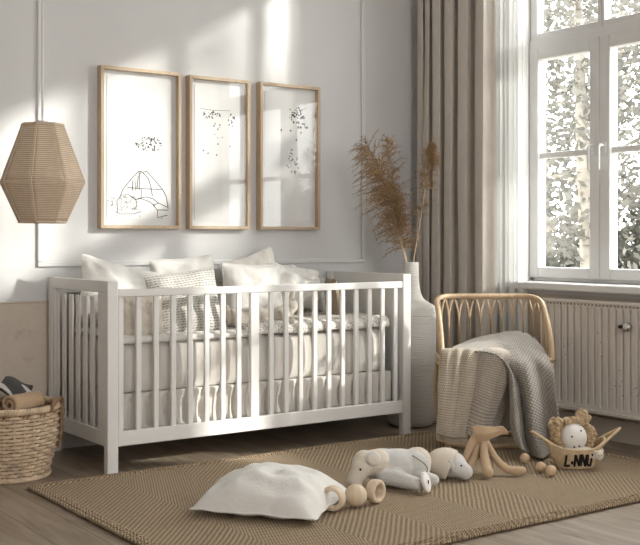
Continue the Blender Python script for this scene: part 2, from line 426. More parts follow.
# ------------------------------------------------------------------ radiator
ra = thing('radiator', 'ribbed cream panel radiator mounted under the window sill', 'radiator', (4.33, 3.2, .16))
y0, y1 = 2.35-3.2, 4.03-3.2; H = .545
prof = []; nr = 36; sp = (y1-y0-.06)/nr
for i in range(nr):
    y = y0+.03+i*sp
    prof += [(0, y), (0, y+sp*.62), (.017, y+sp*.72), (.017, y+sp*.90)]
prof.append((0, y1-.03))
m = MB()
def radp(u, v):
    k = min(int(round(u*(len(prof)-1))), len(prof)-1); x, y = prof[k]
    e = sst(min(v, 1-v)/.035)
    return (x*e, y, .02 + v*(H-.04))
m.grid(radp, len(prof)-1, 44)
m.box(0, .012, y0, y0+.03, .0, H); m.box(0, .012, y1-.03, y1, 0, H); m.box(-.001, .012, y0, y1, 0, .02); m.box(-.001, .012, y0, y1, H-.02, H); m.box(.012, .02, y0, y1, 0, H)
m.build('front_panel', M['rad'], ra, angle=25)
m = MB().box(-.006, .085, y0-.004, y1+.004, H, H+.016)
m.build('top_cover', M['rad'], ra, bevel=.004)
m = MB()
for i in range(70):
    y = y0+.02+i*(y1-y0-.04)/70; m.box(-.0065, .0, y, y+.007, H-.012, H-.002)
m.build('grille', M['grille'], ra)
MB().box(-.006, .085, y1, y1+.006, .0, H+.01).build('side_cover', M['rad'], ra, bevel=.002)
MB().box(-.012, .06, y0, y1, -.012, .006).build('bottom_lip', M['rad'], ra, bevel=.004)
MB().box(.02, .085, y0+.02, y1-.02, .01, H-.01).build('rear_panel', M['rad'], ra)
for yy in (y0+.25, y1-.25): box(.085, .1199, yy-.02, yy+.02, .08, .45).build('bracket', M['grille'], ra)
vy = 3.45-3.2
m = MB().lathe([(0,0),(.012,0),(.013,.012),(.021,.014),(.023,.022),(.022,.034),(.014,.042),(.0,.043)], 24, Matrix.Translation((0, vy, .443)) @ Matrix.Rotation(-pi/2, 4, 'Y'))
vo = m.build('valve', M['valve'], ra)
MB().tube([(-.02, vy+.018, .443), (-.022, vy+.052, .441)], [.011, .009], 12).build('valve_cap', M['black'], vo)
# ------------------------------------------------------------------ curtains
def curtain(name, label, path, folds, amp, z0, z1, mat, seed, gather=0., par_rail=None, flare=.0):
    """path: list of (x,y) the cloth follows; pleats run straight down it"""
    r = random.Random(seed); L = len(path)-1
    ph = [r.uniform(-.35, .35) for _ in range(folds+2)]; am = [r.uniform(.6, 1.25) for _ in range(folds+2)]
    root = thing(name, label, 'curtain', (*path[L//2], z0))
    inv = Matrix.Translation(-root.location)
    def fn(u, v):
        s = u*L; k = min(int(s), L-1); f = s-k
        p = Vector(path[k]).lerp(Vector(path[k+1]), f); tg = (Vector(path[k+1])-Vector(path[k])).normalized(); nm = Vector((-tg.y, tg.x))
        q = u*folds; j = int(q)
        a = am[j]*(1-(q-j)) + am[j+1]*(q-j); h = ph[j]*(1-(q-j)) + ph[j+1]*(q-j)
        w = 2*abs(cos(pi*q + h*.9 + .12*sin(v*5+j)))**3.5 - 1
        d = amp*a*w*(.8+.3*(1-v)) + .008*noise.noise(Vector((u*6, v*4, seed)))
        p2 = p + nm*d + tg*(.35*amp*sin(4*pi*q + h)) 
        return (p2.x, p2.y, z0 + v*(z1-z0))
    m = MB().grid(fn, folds*18, 28, M=inv)
    m.build('panel', mat, root, solid=.003 if mat != M['sheer'] else 0)
    return root
curtain('curtain', 'heavy beige linen curtain hanging in pleats in the corner beside the window', [(4.31,5.0),(4.30,4.85),(4.285,4.62),(4.285,4.365)], 6, .052, .015, 3.16, M['curtain'], 3)
curtain('sheer_curtain', 'thin white voile curtain hanging between the beige curtain and the window', [(4.35,4.43),(4.36,4.31),(4.375,4.185)], 4, .022, .015, 3.15, M['sheer'], 8)
ro = thing('curtain_rail', 'white curtain rail mounted above the window beside the beige curtain', 'curtain rail', (4.31, 3.6, 3.19))
MB().tube([(0, 1.49, 0), (0, -1.6, 0)], .012, 12).build('rail', M['winp'], ro)
for y in (1.3, -.1, -1.5): MB().tube([(0, y, .0), (.138, y, .0)], .007, 8).build('bracket', M['winp'], ro)

# ------------------------------------------------------------------ crib
U0, U1, V0, V1 = 1.983, 3.712, 4.385, 5.075
crib = thing('crib', 'white slatted wooden baby crib standing along the back wall under the framed prints', 'crib', ((U0+U1)/2, (V0+V1)/2, 0))
ci = Matrix.Translation(-crib.location)
def cb(mb, nm, par=crib, mat=None, **k):
    mb.v = [ci @ p for p in mb.v]; k.setdefault('bevel', .004); return mb.build(nm, mat or M['crib'], par, **k)
PW = .052
for x0 in (U0, U1-PW):                              # four legs, the slatted ends between them
    cb(box(x0, x0+PW, V0, V0+.04, 0, .85), 'leg'); cb(box(x0, x0+PW, V1-.04, V1, 0, .85), 'leg')
xe = (U0+.004, U0+.034)
left = box(*xe, V0+.04, V1-.04, .797, .85); left.box(*xe, V0+.04, V1-.04, .12, .19)
left.box(*xe, V0+.04, V0+.115, .19, .797); left.box(*xe, V1-.075, V1-.04, .19, .797)
lf = cb(left, 'end_frame')
ya, yb = V0+.115, V1-.075
for i in range(6):
    y = lerp(ya, yb, (i+.55)/6.1) + .028
    m = box(xe[0]+.004, xe[0]+.014, y-.0225, y+.0225, .185, .776); cb(m, 'end_slat', lf)
xr = (U1-.034, U1-.004)
cb(box(*xr, V0+.04, V1-.04, .12, .85), 'end_panel')
cb(box(U0+PW, U1-PW, V0+.004, V0+.032, .778, .812), 'top_rail'); cb(box(U0+PW, U1-PW, V0+.004, V0+.032, .12, .186), 'bottom_rail')
cb(box(U0+PW, U1-PW, V1-.032, V1-.004, .770, .812), 'top_rail'); cb(box(U0+PW, U1-PW, V1-.032, V1-.004, .12, .186), 'bottom_rail')
xs = [2.052+.0868*i for i in range(8)] + [2.843+.0861*i for i in range(10)]
for yy in (V0+.018, V1-.018):
    for x in xs: cb(box(x-.0125, x+.0125, yy-.008, yy+.008, .18, .785), 'slat', bevel=.003)
    cb(box(2.746-.024, 2.746+.024, yy-.011, yy+.011, .18, .785), 'centre_post')
cb(box(U0+.04, U1-.04, V0+.034, V1-.034, .15, .178), 'bed_base')

# ------------------------------------------------------------------ soft goods helpers
def pillow(name, label, cat, mat, loc, w, h, t, rot=(0,0,0), seed=1, wr=.012, bow=.10, under=1.0, group=None, n=30, piping=None, frill=None, dents=(), pinch=1.0):
    """a stuffed cushion: local x width, z height, y thickness, centre at loc"""
    root = thing(name, label, cat, loc, rot=rot, group=group)
    def shp(s, q, side):
        e = max(0, (1-abs(s)**2.6))*max(0, (1-abs(q)**2.6))
        x = w/2*s*(1-bow*(1-s*s*.3)*(1-abs(q))**1*.55*pinch + .02*abs(s*q)); z = h/2*q*(1-bow*(1-abs(s))*.55*pinch)
        th = t/2*e**.55
        nz = noise.noise(Vector((s*2.1+seed, q*2.1, side*3))) + .5*noise.noise(Vector((s*5+seed, q*5, side*3)))
        th *= (1+.18*nz)*(under if side > 0 else 1)
        # creases running in from the corners
        cr = sum(.5*noise.noise(Vector((math.atan2(q-b, s-a)*3.2+seed*2, a*3+b, side))) * max(0, 1-sqrt((s-a)**2+(q-b)**2)/1.5) for a in (-1,1) for b in (-1,1))
        th += wr*cr*e**.3
        for (a, b, r, dp) in dents: th -= dp*math.exp(-((s-a)**2+(q-b)**2)/r**2)*e
        edge = wr*.7*noise.noise(Vector((s*3, q*3, seed)))
        return (x, side*max(th, .001) + edge, z)
    m = MB()
    m.grid(lambda a, b: shp(a*2-1, b*2-1, -1), n, n); m.grid(lambda a, b: shp(1-a*2, b*2-1, 1), n, n)
    m.build('cover', mat, root, angle=80, sub=1)
    if piping or frill:
        ring = [(-1+2*i/20, -1) for i in range(20)] + [(1, -1+2*i/20) for i in range(20)] + [(1-2*i/20, 1) for i in range(20)] + [(-1, 1-2*i/20) for i in range(20)]
        pts = [Vector(shp(a, b, .0)) for a, b in ring]
        if piping: MB().tube(pts, .004, 6, True).build('piping', piping, root)
        if frill:
            def fr(u, v):
                q = u*80; k = int(q) % 80; p = pts[k].lerp(pts[(k+1) % 80], q-int(q)); o = Vector((p.x/(w/2), 0, p.z/(h/2)))
                o = Vector((o.x if abs(o.x) > .86 else 0, 0, o.z if abs(o.z) > .86 else 0))
                o = o.normalized() if o.length else Vector((1,0,0))
                return p + o*v*.022 + Vector((0, v*.009*sin(u*2*pi*46), 0))
            MB().grid(fr, 320, 3, cu=True).build('frill', frill, root)
    return root
def puff(name, label, cat, mat, x0, x1, y0, y1, z0, z1, ribs, depth, sag=.0, par=None, parts=True):
    """rounded slab with vertical pleats on its sides"""
    root = thing(name, label, cat, ((x0+x1)/2, (y0+y1)/2, z0))
    cx, cy = (x1-x0)/2, (y1-y0)/2; R = .05; H = z1-z0
    per = []
    N = 260
    Lx, Ly = 2*(cx-R), 2*(cy-R); tot = 2*Lx+2*Ly+2*pi*R
    for i in range(N):
        s = i/N*tot
        for seg, (kind, ln) in enumerate((('x-', Lx), ('c', pi*R/2), ('y+', Ly), ('c', pi*R/2), ('x+', Lx), ('c', pi*R/2), ('y-', Ly), ('c', pi*R/2))):
            if s <= ln or seg == 7: break
            s -= ln
        f = s/ln
        if seg == 0: p, n = Vector((-cx+R+s, -cy)), Vector((0,-1))
        elif seg == 1: a = -pi/2+f*pi/2; n = Vector((cos(a), sin(a))); p = Vector((cx-R, -cy+R))+n*R
        elif seg == 2: p, n = Vector((cx, -cy+R+s)), Vector((1,0))
        elif seg == 3: a = f*pi/2; n = Vector((cos(a), sin(a))); p = Vector((cx-R, cy-R))+n*R
        elif seg == 4: p, n = Vector((cx-R-s, cy)), Vector((0,1))
        elif seg == 5: a = pi/2+f*pi/2; n = Vector((cos(a), sin(a))); p = Vector((-cx+R, cy-R))+n*R
        elif seg == 6: p, n = Vector((-cx, cy-R-s)), Vector((-1,0))
        else: a = pi+f*pi/2; n = Vector((cos(a), sin(a))); p = Vector((-cx+R, -cy+R))+n*R
        per.append((p, n, i/N*tot))
    sp = tot/ribs
    def fn(u, v):
        i = int(round(u*N)) % N; p, n, s = per[i]
        a = v*pi; prof = sin(min(1, v*1.0)*pi)**.45 if 0 < v < 1 else 0
        rib = .5+.5*cos(2*pi*(s + .022*sin(v*pi*1.2))/sp); rib = rib**.7
        off = depth*(rib-1)*prof - .035*(1-prof) + .004*noise.noise(Vector((s*9, v*3, z0)))
        q = p + n*off
        return (q.x, q.y, H*(.5-.5*cos(a)) * (1 - .0) + sag*noise.noise(Vector((q.x*5, q.y*5, 2)))*v)
    m = MB().grid(fn, N, 16, cu=True)
    o = len(m.v); ring = list(range(16*N, 17*N))
    def top(u, v):
        i = int(round(u*N)) % N; p = m.v[16*N+i]; return (p.x*(1-v), p.y*(1-v), p.z + .008*sin(v*pi/2))
    m.grid(top, N, 6, cu=True)
    m.build('cover' if parts else name, mat, root, angle=80)
    return root
puff('bed_roll', 'plump cream padded underbed with scalloped front at the bottom of the crib', 'bedding', M['sheet'], 2.045, 3.655, 4.425, 5.02, .179, .340, 48, .045)
mt = puff('mattress', 'tall cream mattress lying on the scalloped padded underbed in the crib', 'mattress', M['sheet'], 2.06, 3.60, 4.44, 5.01, .342, .568, 14, .014)
# sheet folded over the left half, dotted quilt on the right half
def cover(name, label, cat, mat, x0, x1, y0, y1, z, drop, seed, th=.014, wav=.006, par=None):
    root = thing(name, label, cat, ((x0+x1)/2, (y0+y1)/2, z))
    W, D = (x1-x0)/2, (y1-y0)/2
    def fn(u, v):
        x = -W+2*W*u; s = v*(2*D+drop); 
        n = noise.noise(Vector((x*6+seed, s*6, 0)))
        if s < 2*D: y = D-s; zz = th/2+.004+wav*(n+1)
        else:
            q = s-2*D; y = -D-.014*sin(min(1, q/.02)*pi/2)-.004*n; zz = th/2+.004+wav*(n+1) - q*(1+.25*n)
        return (x + .012*noise.noise(Vector((s*5, seed, x*3))), y, zz)
    MB().grid(fn, 60, 36).build(name, mat, root, solid=th, sub=0, angle=80)
    root.children[0].name = 'cloth'
    return root
cover('folded_sheet', 'white sheet folded over the left end of the crib mattress', 'sheet', M['white'], 2.065, 2.80, 4.44, 5.0, .577, .026, 3)
cover('dotted_quilt', 'small dotted quilt spread over the right end of the crib mattress', 'quilt', M['dots'], 2.72, 3.59, 4.44, 5.0, .579, .045, 5, .022, .024)
# cushions in the crib
pillow('linen_pillow', 'cream linen pillow with frilled edge at the left end of the crib', 'pillow', M['linen'], (2.205, 4.515, .675), .23, .22, .10, (rad(-8), 0, rad(4)), 3, frill=M['linen'])
pillow('textured_pillow', 'grey cushion with rows of dark dashes leaning behind the crib slats', 'pillow', M['dash'], (2.455, 4.545, .728), .35, .32, .10, (rad(-17), rad(-6), rad(-6)), 5, .006)
pillow('white_pillow', 'crumpled white pillow with its corner rising above the crib left end', 'pillow', M['white'], (2.285, 4.86, .762), .49, .31, .14, (rad(-14), rad(13), rad(6)), 8, .03, dents=((.3,.9,.7,.06),))
pillow('white_pillow', 'rounded white pillow behind the dashed grey cushion at the crib back', 'pillow', M['white'], (2.66, 4.93, .765), .36, .36, .13, (rad(-8), rad(-4), rad(-3)), 13, .02, dents=((-.6,1,.5,.03),))
pillow('piped_cushion', 'cream square cushion with piped edges standing mid crib above the top rail', 'cushion', M['white'], (2.925, 4.70, .742), .335, .33, .12, (rad(-8), rad(2), rad(-3)), 21, .003, piping=M['white'])
pillow('grey_cushion', 'grey cushion with one pointed corner showing behind the cream piped cushion', 'cushion', M['greyl'], (3.10, 4.965, .775), .34, .36, .07, (rad(-4), rad(-16), 0), 24, .01)
pillow('white_pillow', 'puffy white pillow lying atop the back rail right of the piped cushion', 'pillow', M['white'], (3.33, 4.90, .775), .36, .26, .13, (rad(-30), rad(8), rad(4)), 31, .03, dents=((.5,.7,.6,.06),))
pillow('taupe_cushion', 'narrow taupe cushion standing on edge near the right end of the crib', 'cushion', M['taupe'], (3.44, 4.72, .715), .20, .22, .06, (rad(-6), 0, rad(68)), 37, .01)
# plush star and plush rabbit among the cushions
t = thing('plush_star', 'cream plush star leaning against the piped cushion behind the crib centre post', 'plush toy', (2.845, 4.51, .598), rad(-10), rot=(rad(-14), 0, rad(-12)))
m = MB(); m.ell((0,0,.062), (.045,.03,.045))
for k in range(5):
    a = pi/2+k*2*pi/5+.15; m.cap((0,0,.062), (.072*cos(a), 0, .062+.068*sin(a)), .034, .011)
m.build('body', M['plushw'], t, remesh=.005)
t = thing('plush_rabbit', 'small cream plush rabbit curled right of the plush star in the crib', 'plush toy', (2.985, 4.52, .612), rad(20))
m = MB(); m.ell((0,0,.045), (.065,.05,.045)); m.ell((.055,-.01,.085), (.042,.04,.04)); m.cap((.07,0,.10), (.105,.01,.165), .017, .010); m.cap((.045,.01,.11), (.03,.02,.18), .017, .010); m.cap((-.04,-.03,.02), (-.02,-.07,.02), .02); m.cap((.03,-.03,.02), (.06,-.07,.018), .02)
m.build('body', M['plushw'], t, remesh=.005)
t = thing('plush_mouse', 'round cream plush animal lying left of the plush star in the crib', 'plush toy', (2.735, 4.51, .602), rad(-20))
m = MB(); m.ell((0,0,.042), (.06,.05,.042)); m.ell((-.05,-.015,.06), (.04,.036,.036)); m.ell((-.065,.01,.095), (.012,.02,.022)); m.cap((.03,-.03,.02), (.07,-.05,.017), .018)
m.build('body', M['plushw'], t, remesh=.005)

# ------------------------------------------------------------------ framed prints
def picture(label, x0, x1, z0, z1, draw):
    root = thing('framed_print', label, 'picture', ((x0+x1)/2, YB, (z0+z1)/2))
    W, H = (x1-x0)/2, (z1-z0)/2; D = .048; f = .017
    m = MB(); m.box(-W, -W+f, -D, -.001, -H, H); m.box(W-f, W, -D, -.001, -H, H); m.box(-W+f, W-f, -D, -.001, -H, -H+f); m.box(-W+f, W-f, -D, -.001, H-f, H)
    m.build('frame', M['oak'], root, bevel=.0015)
    MB().box(-W+f, W-f, -.016, -.002, -H+f, H-f).build('mat', M['matb'], root)
    pw, ph = W-f-.028, H-f-.03
    pm = MB().box(-pw, pw, -.0185, -.0162, -ph, ph); k = len(pm.f); draw(pm, pw, ph)
    pr = pm.build('print', M['paper'], root); pr.data.materials.append(M['ink'])   # the drawing is printed on the sheet
    for p in pr.data.polygons: p.material_index = 0 if p.index < k else 1
    MB().box(-W+f, W-f, -.040, -.038, -H+f, H-f).build('glass', M['pglass'], root)
    return root
def stroke(m, pts, W, H, r=.0018):
    m.tube([(x*W, -.0187, z*H) for x, z in pts], r, 5)
def dot(m, x, z, W, H, r): m.ell((x*W, -.0187, z*H), (r, .0012, r), 8)
def dotcloud(m, W, H, cx, cz, sx, sz, n, r, seed, ring=False):
    q = random.Random(seed)
    for _ in range(n):
        a = q.uniform(0, 2*pi); d = sqrt(q.random()); dot(m, cx+sx*d*cos(a), cz+sz*d*sin(a), W, H, r*.95*q.uniform(.5, 1.3))
def arc(x0, z0, x1, z1, b, n=10):
    return [(lerp(x0, x1, i/n) + b*(z1-z0)*sin(pi*i/n), lerp(z0, z1, i/n) + abs(b)*.0 + (b*(x1-x0) if z0 == z1 else 0)*sin(pi*i/n)) for i in range(n+1)]
def draw1(m, W, H):
    dotcloud(m, W, H, .30, .08, .42, .10, 75, .0042, 1)
    L = [[(-.02,-.31),(-.25,-.42),(-.52,-.58),(-.62,-.70)], [(-.02,-.31),(.10,-.325),(.22,-.31)], [(.22,-.31),(.45,-.42),(.72,-.56),(.84,-.66),(.9,-.82)],
         [(-.02,-.31),(.0,-.45),(-.02,-.58)], [(.08,-.32),(.28,-.42),(.36,-.55),(.40,-.66)], [(.05,-.32),(-.05,-.40),(-.08,-.55)], [(-.38,-.55),(.08,-.56),(.7,-.565)], [(.05,-.57),(.04,-.70)],
         [(-.22,-.45),(-.22,-.60)], [(-.12,-.46),(-.12,-.59)], [(-.04,-.70),(.2,-.675),(.42,-.70),(.6,-.76)], [(-.15,-.72),(.04,-.70),(.3,-.74),(.48,-.80)], [(.42,-.79),(.6,-.76),(.9,-.82),(.9,-.86),(.55,-.855),(.42,-.79)],
         [(.56,-.86),(.56,-.97),(.88,-.93)], [(-.68,-.90),(-.7,-.74),(-.58,-.66),(-.35,-.65),(-.12,-.72),(-.08,-.80),(-.18,-.86)], [(-.75,-.89),(-.6,-.925),(-.2,-.92),(.05,-.885)]]
    for s in L: stroke(m, s, W, H)
    q = random.Random(5)
    for _ in range(34):
        x, z = q.uniform(-.66, -.12), q.uniform(-.88, -.68); stroke(m, [(x, z), (x+.07, z+.02), (x+.1, z-.012)], W, H, .0009)
    dotcloud(m, W, H, -.85, -.74, .12, .10, 12, .003, 9); dot(m, .0, -.95, W, H, .003); dot(m, .7, -.98, W, H, .003); dot(m, -.72, -.95, W, H, .003)
def draw2(m, W, H):
    stroke(m, [(-.75,.66),(-.2,.645),(.55,.66)], W, H, .001)
    dotcloud(m, W, H, -.30, .57, .40, .07, 34, .0042, 11); dotcloud(m, W, H, .6, .50, .15, .12, 14, .005, 12)
    dotcloud(m, W, H, -.1, .30, .35, .18, 9, .0042, 13)
    for x, z in ((-.62,.04),(-.42,.0),(-.05,-.02),(.55,.12)): dot(m, x, z, W, H, .0045)
def draw3(m, W, H):
    stroke(m, [(.3,.75),(.55,.745),(.8,.80)], W, H, .0011)
    dotcloud(m, W, H, .35, .66, .36, .14, 38, .0055, 21); dotcloud(m, W, H, .62, .50, .24, .04, 11, .0065, 22); dotcloud(m, W, H, .2, -.08, .28, .18, 30, .004, 23)
    for x, z in ((-.3,.42),(.1,.42),(.35,.28),(.55,.40),(.15,.12)): dot(m, x, z, W, H, .0055)
picture('leftmost oak framed print, drawing of a tent under a cloud of dots', 2.250, 2.703, 1.088, 1.908, draw1)
picture('narrow oak framed print of scattered dots, middle of the three above the crib', 2.752, 3.126, 1.088, 1.903, draw2)
picture('rightmost oak framed print of black dots, nearest the pampas grass', 3.194, 3.600, 1.088, 1.905, draw3)

# ------------------------------------------------------------------ pendant lamp
lp = thing('pendant_lamp', 'eight-sided woven tan pendant lampshade hanging at left above the wicker basket', 'lamp', (1.744, 4.529, 1.108))
NS = 8; ringz = [(.104, 0), (.185, .172), (.091, .422)]
def lv(k, r, z): a = 2*pi*k/NS + YAW + pi/2; return Vector((r*cos(a), r*sin(a), z))
m = MB()
for k in range(NS):
    for (r0, z0), (r1, z1) in zip(ringz, ringz[1:]):
        o = len(m.v)
        m.grid(lambda u, v: lv(k, lerp(r0, r1, v), lerp(z0, z1, v)).lerp(lv(k+1, lerp(r0, r1, v), lerp(z0, z1, v)), u), 6, 10)
        for i in range(o, len(m.v)):
            u, v = m.uv[i]; m.uv[i] = ((u+k)/NS, (v*.45 if z0 == 0 else .45+v*.55))
m.build('shade', M['lamp'], lp, angle=10, solid=.003)
m = MB()
for r, z in ringz: 
    for k in range(NS): m.tube([lv(k, r, z), lv(k+1, r, z)], .0035 if z == .172 else .005, 6)
for k in range(NS): m.tube([lv(k, *ringz[0]), lv(k, *ringz[1]), lv(k, *ringz[2])], .003, 6)
m.build('rib', M['lampedge'], lp)
MB().tube([(0,0,.40), (0,0,ZC-1.108)], .005, 8).build('cord', M['cord'], lp)
m = MB().tube([(0,0,.36), (0,0,.44)], .022, 14)
for k in range(4): m.tube([(0,0,.415), lv(k*2, .091, .42)], .003, 5)
m.build('socket', M['cord'], lp)
MB().lathe([(0,0),(.05,0),(.05,-.02),(.01,-.035),(0,-.035)], 20, Matrix.Translation((0,0,ZC-1.108))).build('ceiling_rose', M['winp'], lp)

# ------------------------------------------------------------------ wicker basket and its cloths
bx, by = 1.629, 4.65
bk = thing('wicker_basket', 'round brown wicker basket with dark rim on the floor left of the crib', 'basket', (bx, by, 0))
def brad(z): t = z/.30; return .172 + .040*sst(t*1.5) + .006*t
m = MB(); NR, NSK = 18, 32
for k in range(NSK):
    a = 2*pi*k/NSK
    m.tube([(brad(z)*cos(a), brad(z)*sin(a), z) for z in [.012+i*.027 for i in range(11)]], .0042, 5)
m.build('stakes', M['wicker'], bk)
m = MB()
for j in range(NR):
    z = .016 + j*.0156; n = NSK*4; pts = []
    for i in range(n):
        a = 2*pi*i/n; w = cos(a*NSK/2 + (pi if j % 2 else 0)); w2 = .0008*sin(i*1.7+j*3)
        r = brad(z) + .0075*w; pts.append((r*cos(a), r*sin(a), z+w2))
    m.tube(pts, .0072, 6, True)
m.build('weave', M['wicker'], bk)
MB().lathe([(0,.006),(.16,.006),(.168,.012),(.16,.018),(0,.018)], 40).build('bottom', M['wicker'], bk)
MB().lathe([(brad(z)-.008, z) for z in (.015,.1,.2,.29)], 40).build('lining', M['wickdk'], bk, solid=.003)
def braid(m, ring, R, r, turns, n, strands=3, ph0=0):
    for s in range(strands):
        pts = []
        for i in range(n):
            c, nn, bb = ring(i/n); a = 2*pi*turns*i/n + 2*pi*s/strands
            pts.append(c + nn*R*cos(a) + bb*R*sin(a))
        m.tube(pts, r, 6, True)
def circ(rad_, z):
    return lambda f: (Vector((rad_*cos(2*pi*f), rad_*sin(2*pi*f), z)), Vector((cos(2*pi*f), sin(2*pi*f), 0)), Vector((0,0,1)))
m = MB(); braid(m, circ(.219, .305), .008, .0075, 34, 340); m.build('rim', M['wicker'], bk)
m = MB(); braid(m, circ(.216, .287), .005, .005, 34, 340, 2); m.build('rim_band', M['wickdk'], bk)
m = MB(); braid(m, circ(.178, .010), .006, .006, 30, 300); m.build('foot_rim', M['wicker'], bk)
for sgn in (0, 1):
    a0 = YAW - rad(8) + pi*sgn; m = MB(); R0 = .226
    e1, e2 = Vector((cos(a0), sin(a0), 0)), Vector((-sin(a0), cos(a0), 0))
    for s in range(3):
        pts = []
        for i in range(61):
            f = i/60; an = pi*(-.08+1.16*f); q = 2*pi*9*f + s*2*pi/3
            base = e1*(R0+.012*sin(an)) + e2*(.058*cos(an)) + Vector((0,0,.30+.042*max(0, sin(an))))
            pts.append(base + e1*.0055*cos(q) + Vector((0,0,.0055*sin(q))))
        m.tube(pts, .0055, 6)
        m.tube([e1*(brad(z)+.012+.004*cos(z*160+s*2.1)) + e2*(.05+.006*sin(z*160+s*2.1)) + Vector((0,0,z)) for z in [.32-i*.008 for i in range(26)]], .0055, 6)
    m.build('handle', M['wickdk'], bk)
def roll_cloth(name, label, mat, loc, rz, L, R, turns, th, tilt=0, seed=0):
    root = thing(name, label, 'towel', loc, rot=(tilt, 0, rz))
    def fn(u, v):
        a = 2*pi*turns*u; r = R*(.25+.75*u) + .003*noise.noise(Vector((u*9, v*5, seed)))
        return (L*(v-.5), r*cos(a), r*sin(a)*.86 + R*.86)
    MB().grid(fn, 90, 12).build('cloth', mat, root, solid=th, angle=80)
    return root
def drape(name, label, cat, mat, corner_fn, nu, nv, th, loc=(0,0,0), part='cloth', sub=0):
    root = thing(name, label, cat, loc); inv = Matrix.Translation(-Vector(loc))
    MB().grid(corner_fn, nu, nv, M=inv).build(part, mat, root, solid=th, sub=sub, angle=80)
    return root
roll_cloth('rolled_towel', 'tan rolled towel lying across the top of the wicker basket', M['tand'], (*C(-1.275, 4.64).xy, .300), YAW+rad(62), .17, .042, 1.6, .013, 0, 3)
def ck(u, v):
    p = C(-1.43+.19*u, 4.74 + .2*v - .09*u, .375 - .075*u*u + .012*sin(u*7+v*5) + .012*v - .10*max(0, v-.8))
    return p
drape('folded_cloth', 'white cloth folded over the charcoal cloth on top of the wicker basket', 'cloth', M['white'], ck, 24, 20, .008, tuple(C(-1.33, 4.75, .33)))
def ck2(u, v):
    return C(-1.44+.14*u, 4.74 + .22*v - .06*u, .394 - .03*u*u + .008*sin(u*6+v*7) - .02*(1-v))
drape('charcoal_cloth', 'charcoal black cloth folded in the wicker basket behind the tan towel', 'cloth', M['blk'], ck2, 24, 20, .012, tuple(C(-1.33, 4.78, .36)))
pillow('cloth_bundle', 'cream cloth bundle filling the wicker basket under the tan towel', 'cloth', M['linen'], (bx, by, .20), .34, .34, .15, (rad(90), 0, 0), 41, .02)

# ------------------------------------------------------------------ rug
RU = (1.615, 4.09, 2.74, 4.335)
rug = thing('jute_rug', 'large woven jute rug with braided edges on the plank floor before the crib', 'rug', ((RU[0]+RU[1])/2, (RU[2]+RU[3])/2, 0))
ri = Matrix.Translation(-rug.location); TZ = .014
def rg(u, v):
    x, y = lerp(RU[0], RU[1], u), lerp(RU[2], RU[3], v); e = min(u, 1-u, v, 1-v)
    return (x, y, TZ + .0012*noise.noise(Vector((x*5, y*5, 0))) - (.004 if e < .002 else 0))
m = MB().grid(rg, 90, 60, M=ri)
m.box(RU[0]-2.8525+.0, RU[1]-2.8525, RU[2]-3.5375, RU[3]-3.5375, .001, TZ-.004)
m.build('weave', M['rug'], rug)
def rope(m, a, b, r, pitch, strands=2, wob=.002, seed=0):
    a, b = Vector(a), Vector(b); L = (b-a).length; d = (b-a)/L; nn = Vector((-d.y, d.x, 0)); n = int(L/pitch*8)
    for s in range(strands):
        pts = []
        for i in range(n+1):
            f = i/n; q = 2*pi*L/pitch*f + s*2*pi/strands; w = wob*noise.noise(Vector((f*L*4, seed, 0)))
            pts.append(a + d*L*f + nn*(r*.75*cos(q)+w) + Vector((0,0,r*.55*sin(q))))
        m.tube(pts, r*.72, 5)
for i, (x0, y0, x1, y1) in enumerate(((RU[0], RU[2], RU[0], RU[3]), (RU[1], RU[2], RU[1], RU[3]), (RU[0], RU[2], RU[1], RU[2]), (RU[0], RU[3], RU[1], RU[3]))):
    m = MB(); nx, ny = (-1, 0) if i == 0 else (1, 0) if i == 1 else (0, -1) if i == 2 else (0, 1)
    for k, off in enumerate((-.030, -.014, .003)):
        rope(m, (x0+nx*off, y0+ny*off, TZ-.003+(.002 if k < 2 else -.001)), (x1+nx*off, y1+ny*off, TZ-.003+(.002 if k < 2 else -.001)), .0072, .022, 2, .004, i*3+k)
    m.v = [ri @ p for p in m.v]; m.build('border', M['rug'], rug)

# ------------------------------------------------------------------ toys on the rug
Z0 = TZ+.003
pc = C(-.178, 4.115, Z0+.026)
pillow('white_pillow', 'crumpled white pillow lying flat on the jute rug before the crib', 'pillow', M['white'], pc, .47, .46, .25, (rad(-90), 0, YAW+rad(-18)), 55, .016, .05, under=.22, piping=M['white'])
def ringm(R, r, w, n=40):
    m = MB(); 
    def fn(u, v):
        a, b = 2*pi*u, 2*pi*v; cr, cw = math.copysign(abs(cos(b))**.7, cos(b)), math.copysign(abs(sin(b))**.7, sin(b))
        return ((R+r*cr)*cos(a), w*cw, (R+r*cr)*sin(a) + R + r)
    return m.grid(fn, n, 16, True, True)
t = thing('wooden_ring', 'pale wooden ring standing upright against the white floor pillow', 'toy', C(.048, 4.045, Z0), YAW+rad(-22)); ringm(.038, .0095, .022).build('ring', M['beech'], t)
t = thing('wooden_ball', 'pale wooden ball between the two wooden rings on the rug', 'ball', C(.136, 4.11, Z0)); MB().ell((0,0,.043), .043, 32).build('ball', M['beech'], t)
t = thing('wooden_ring', 'pale wooden ring standing upright near the grey plush elephant', 'toy', C(.214, 4.17, Z0), YAW+rad(52)); ringm(.036, .0095, .021).build('ring', M['beech'], t)
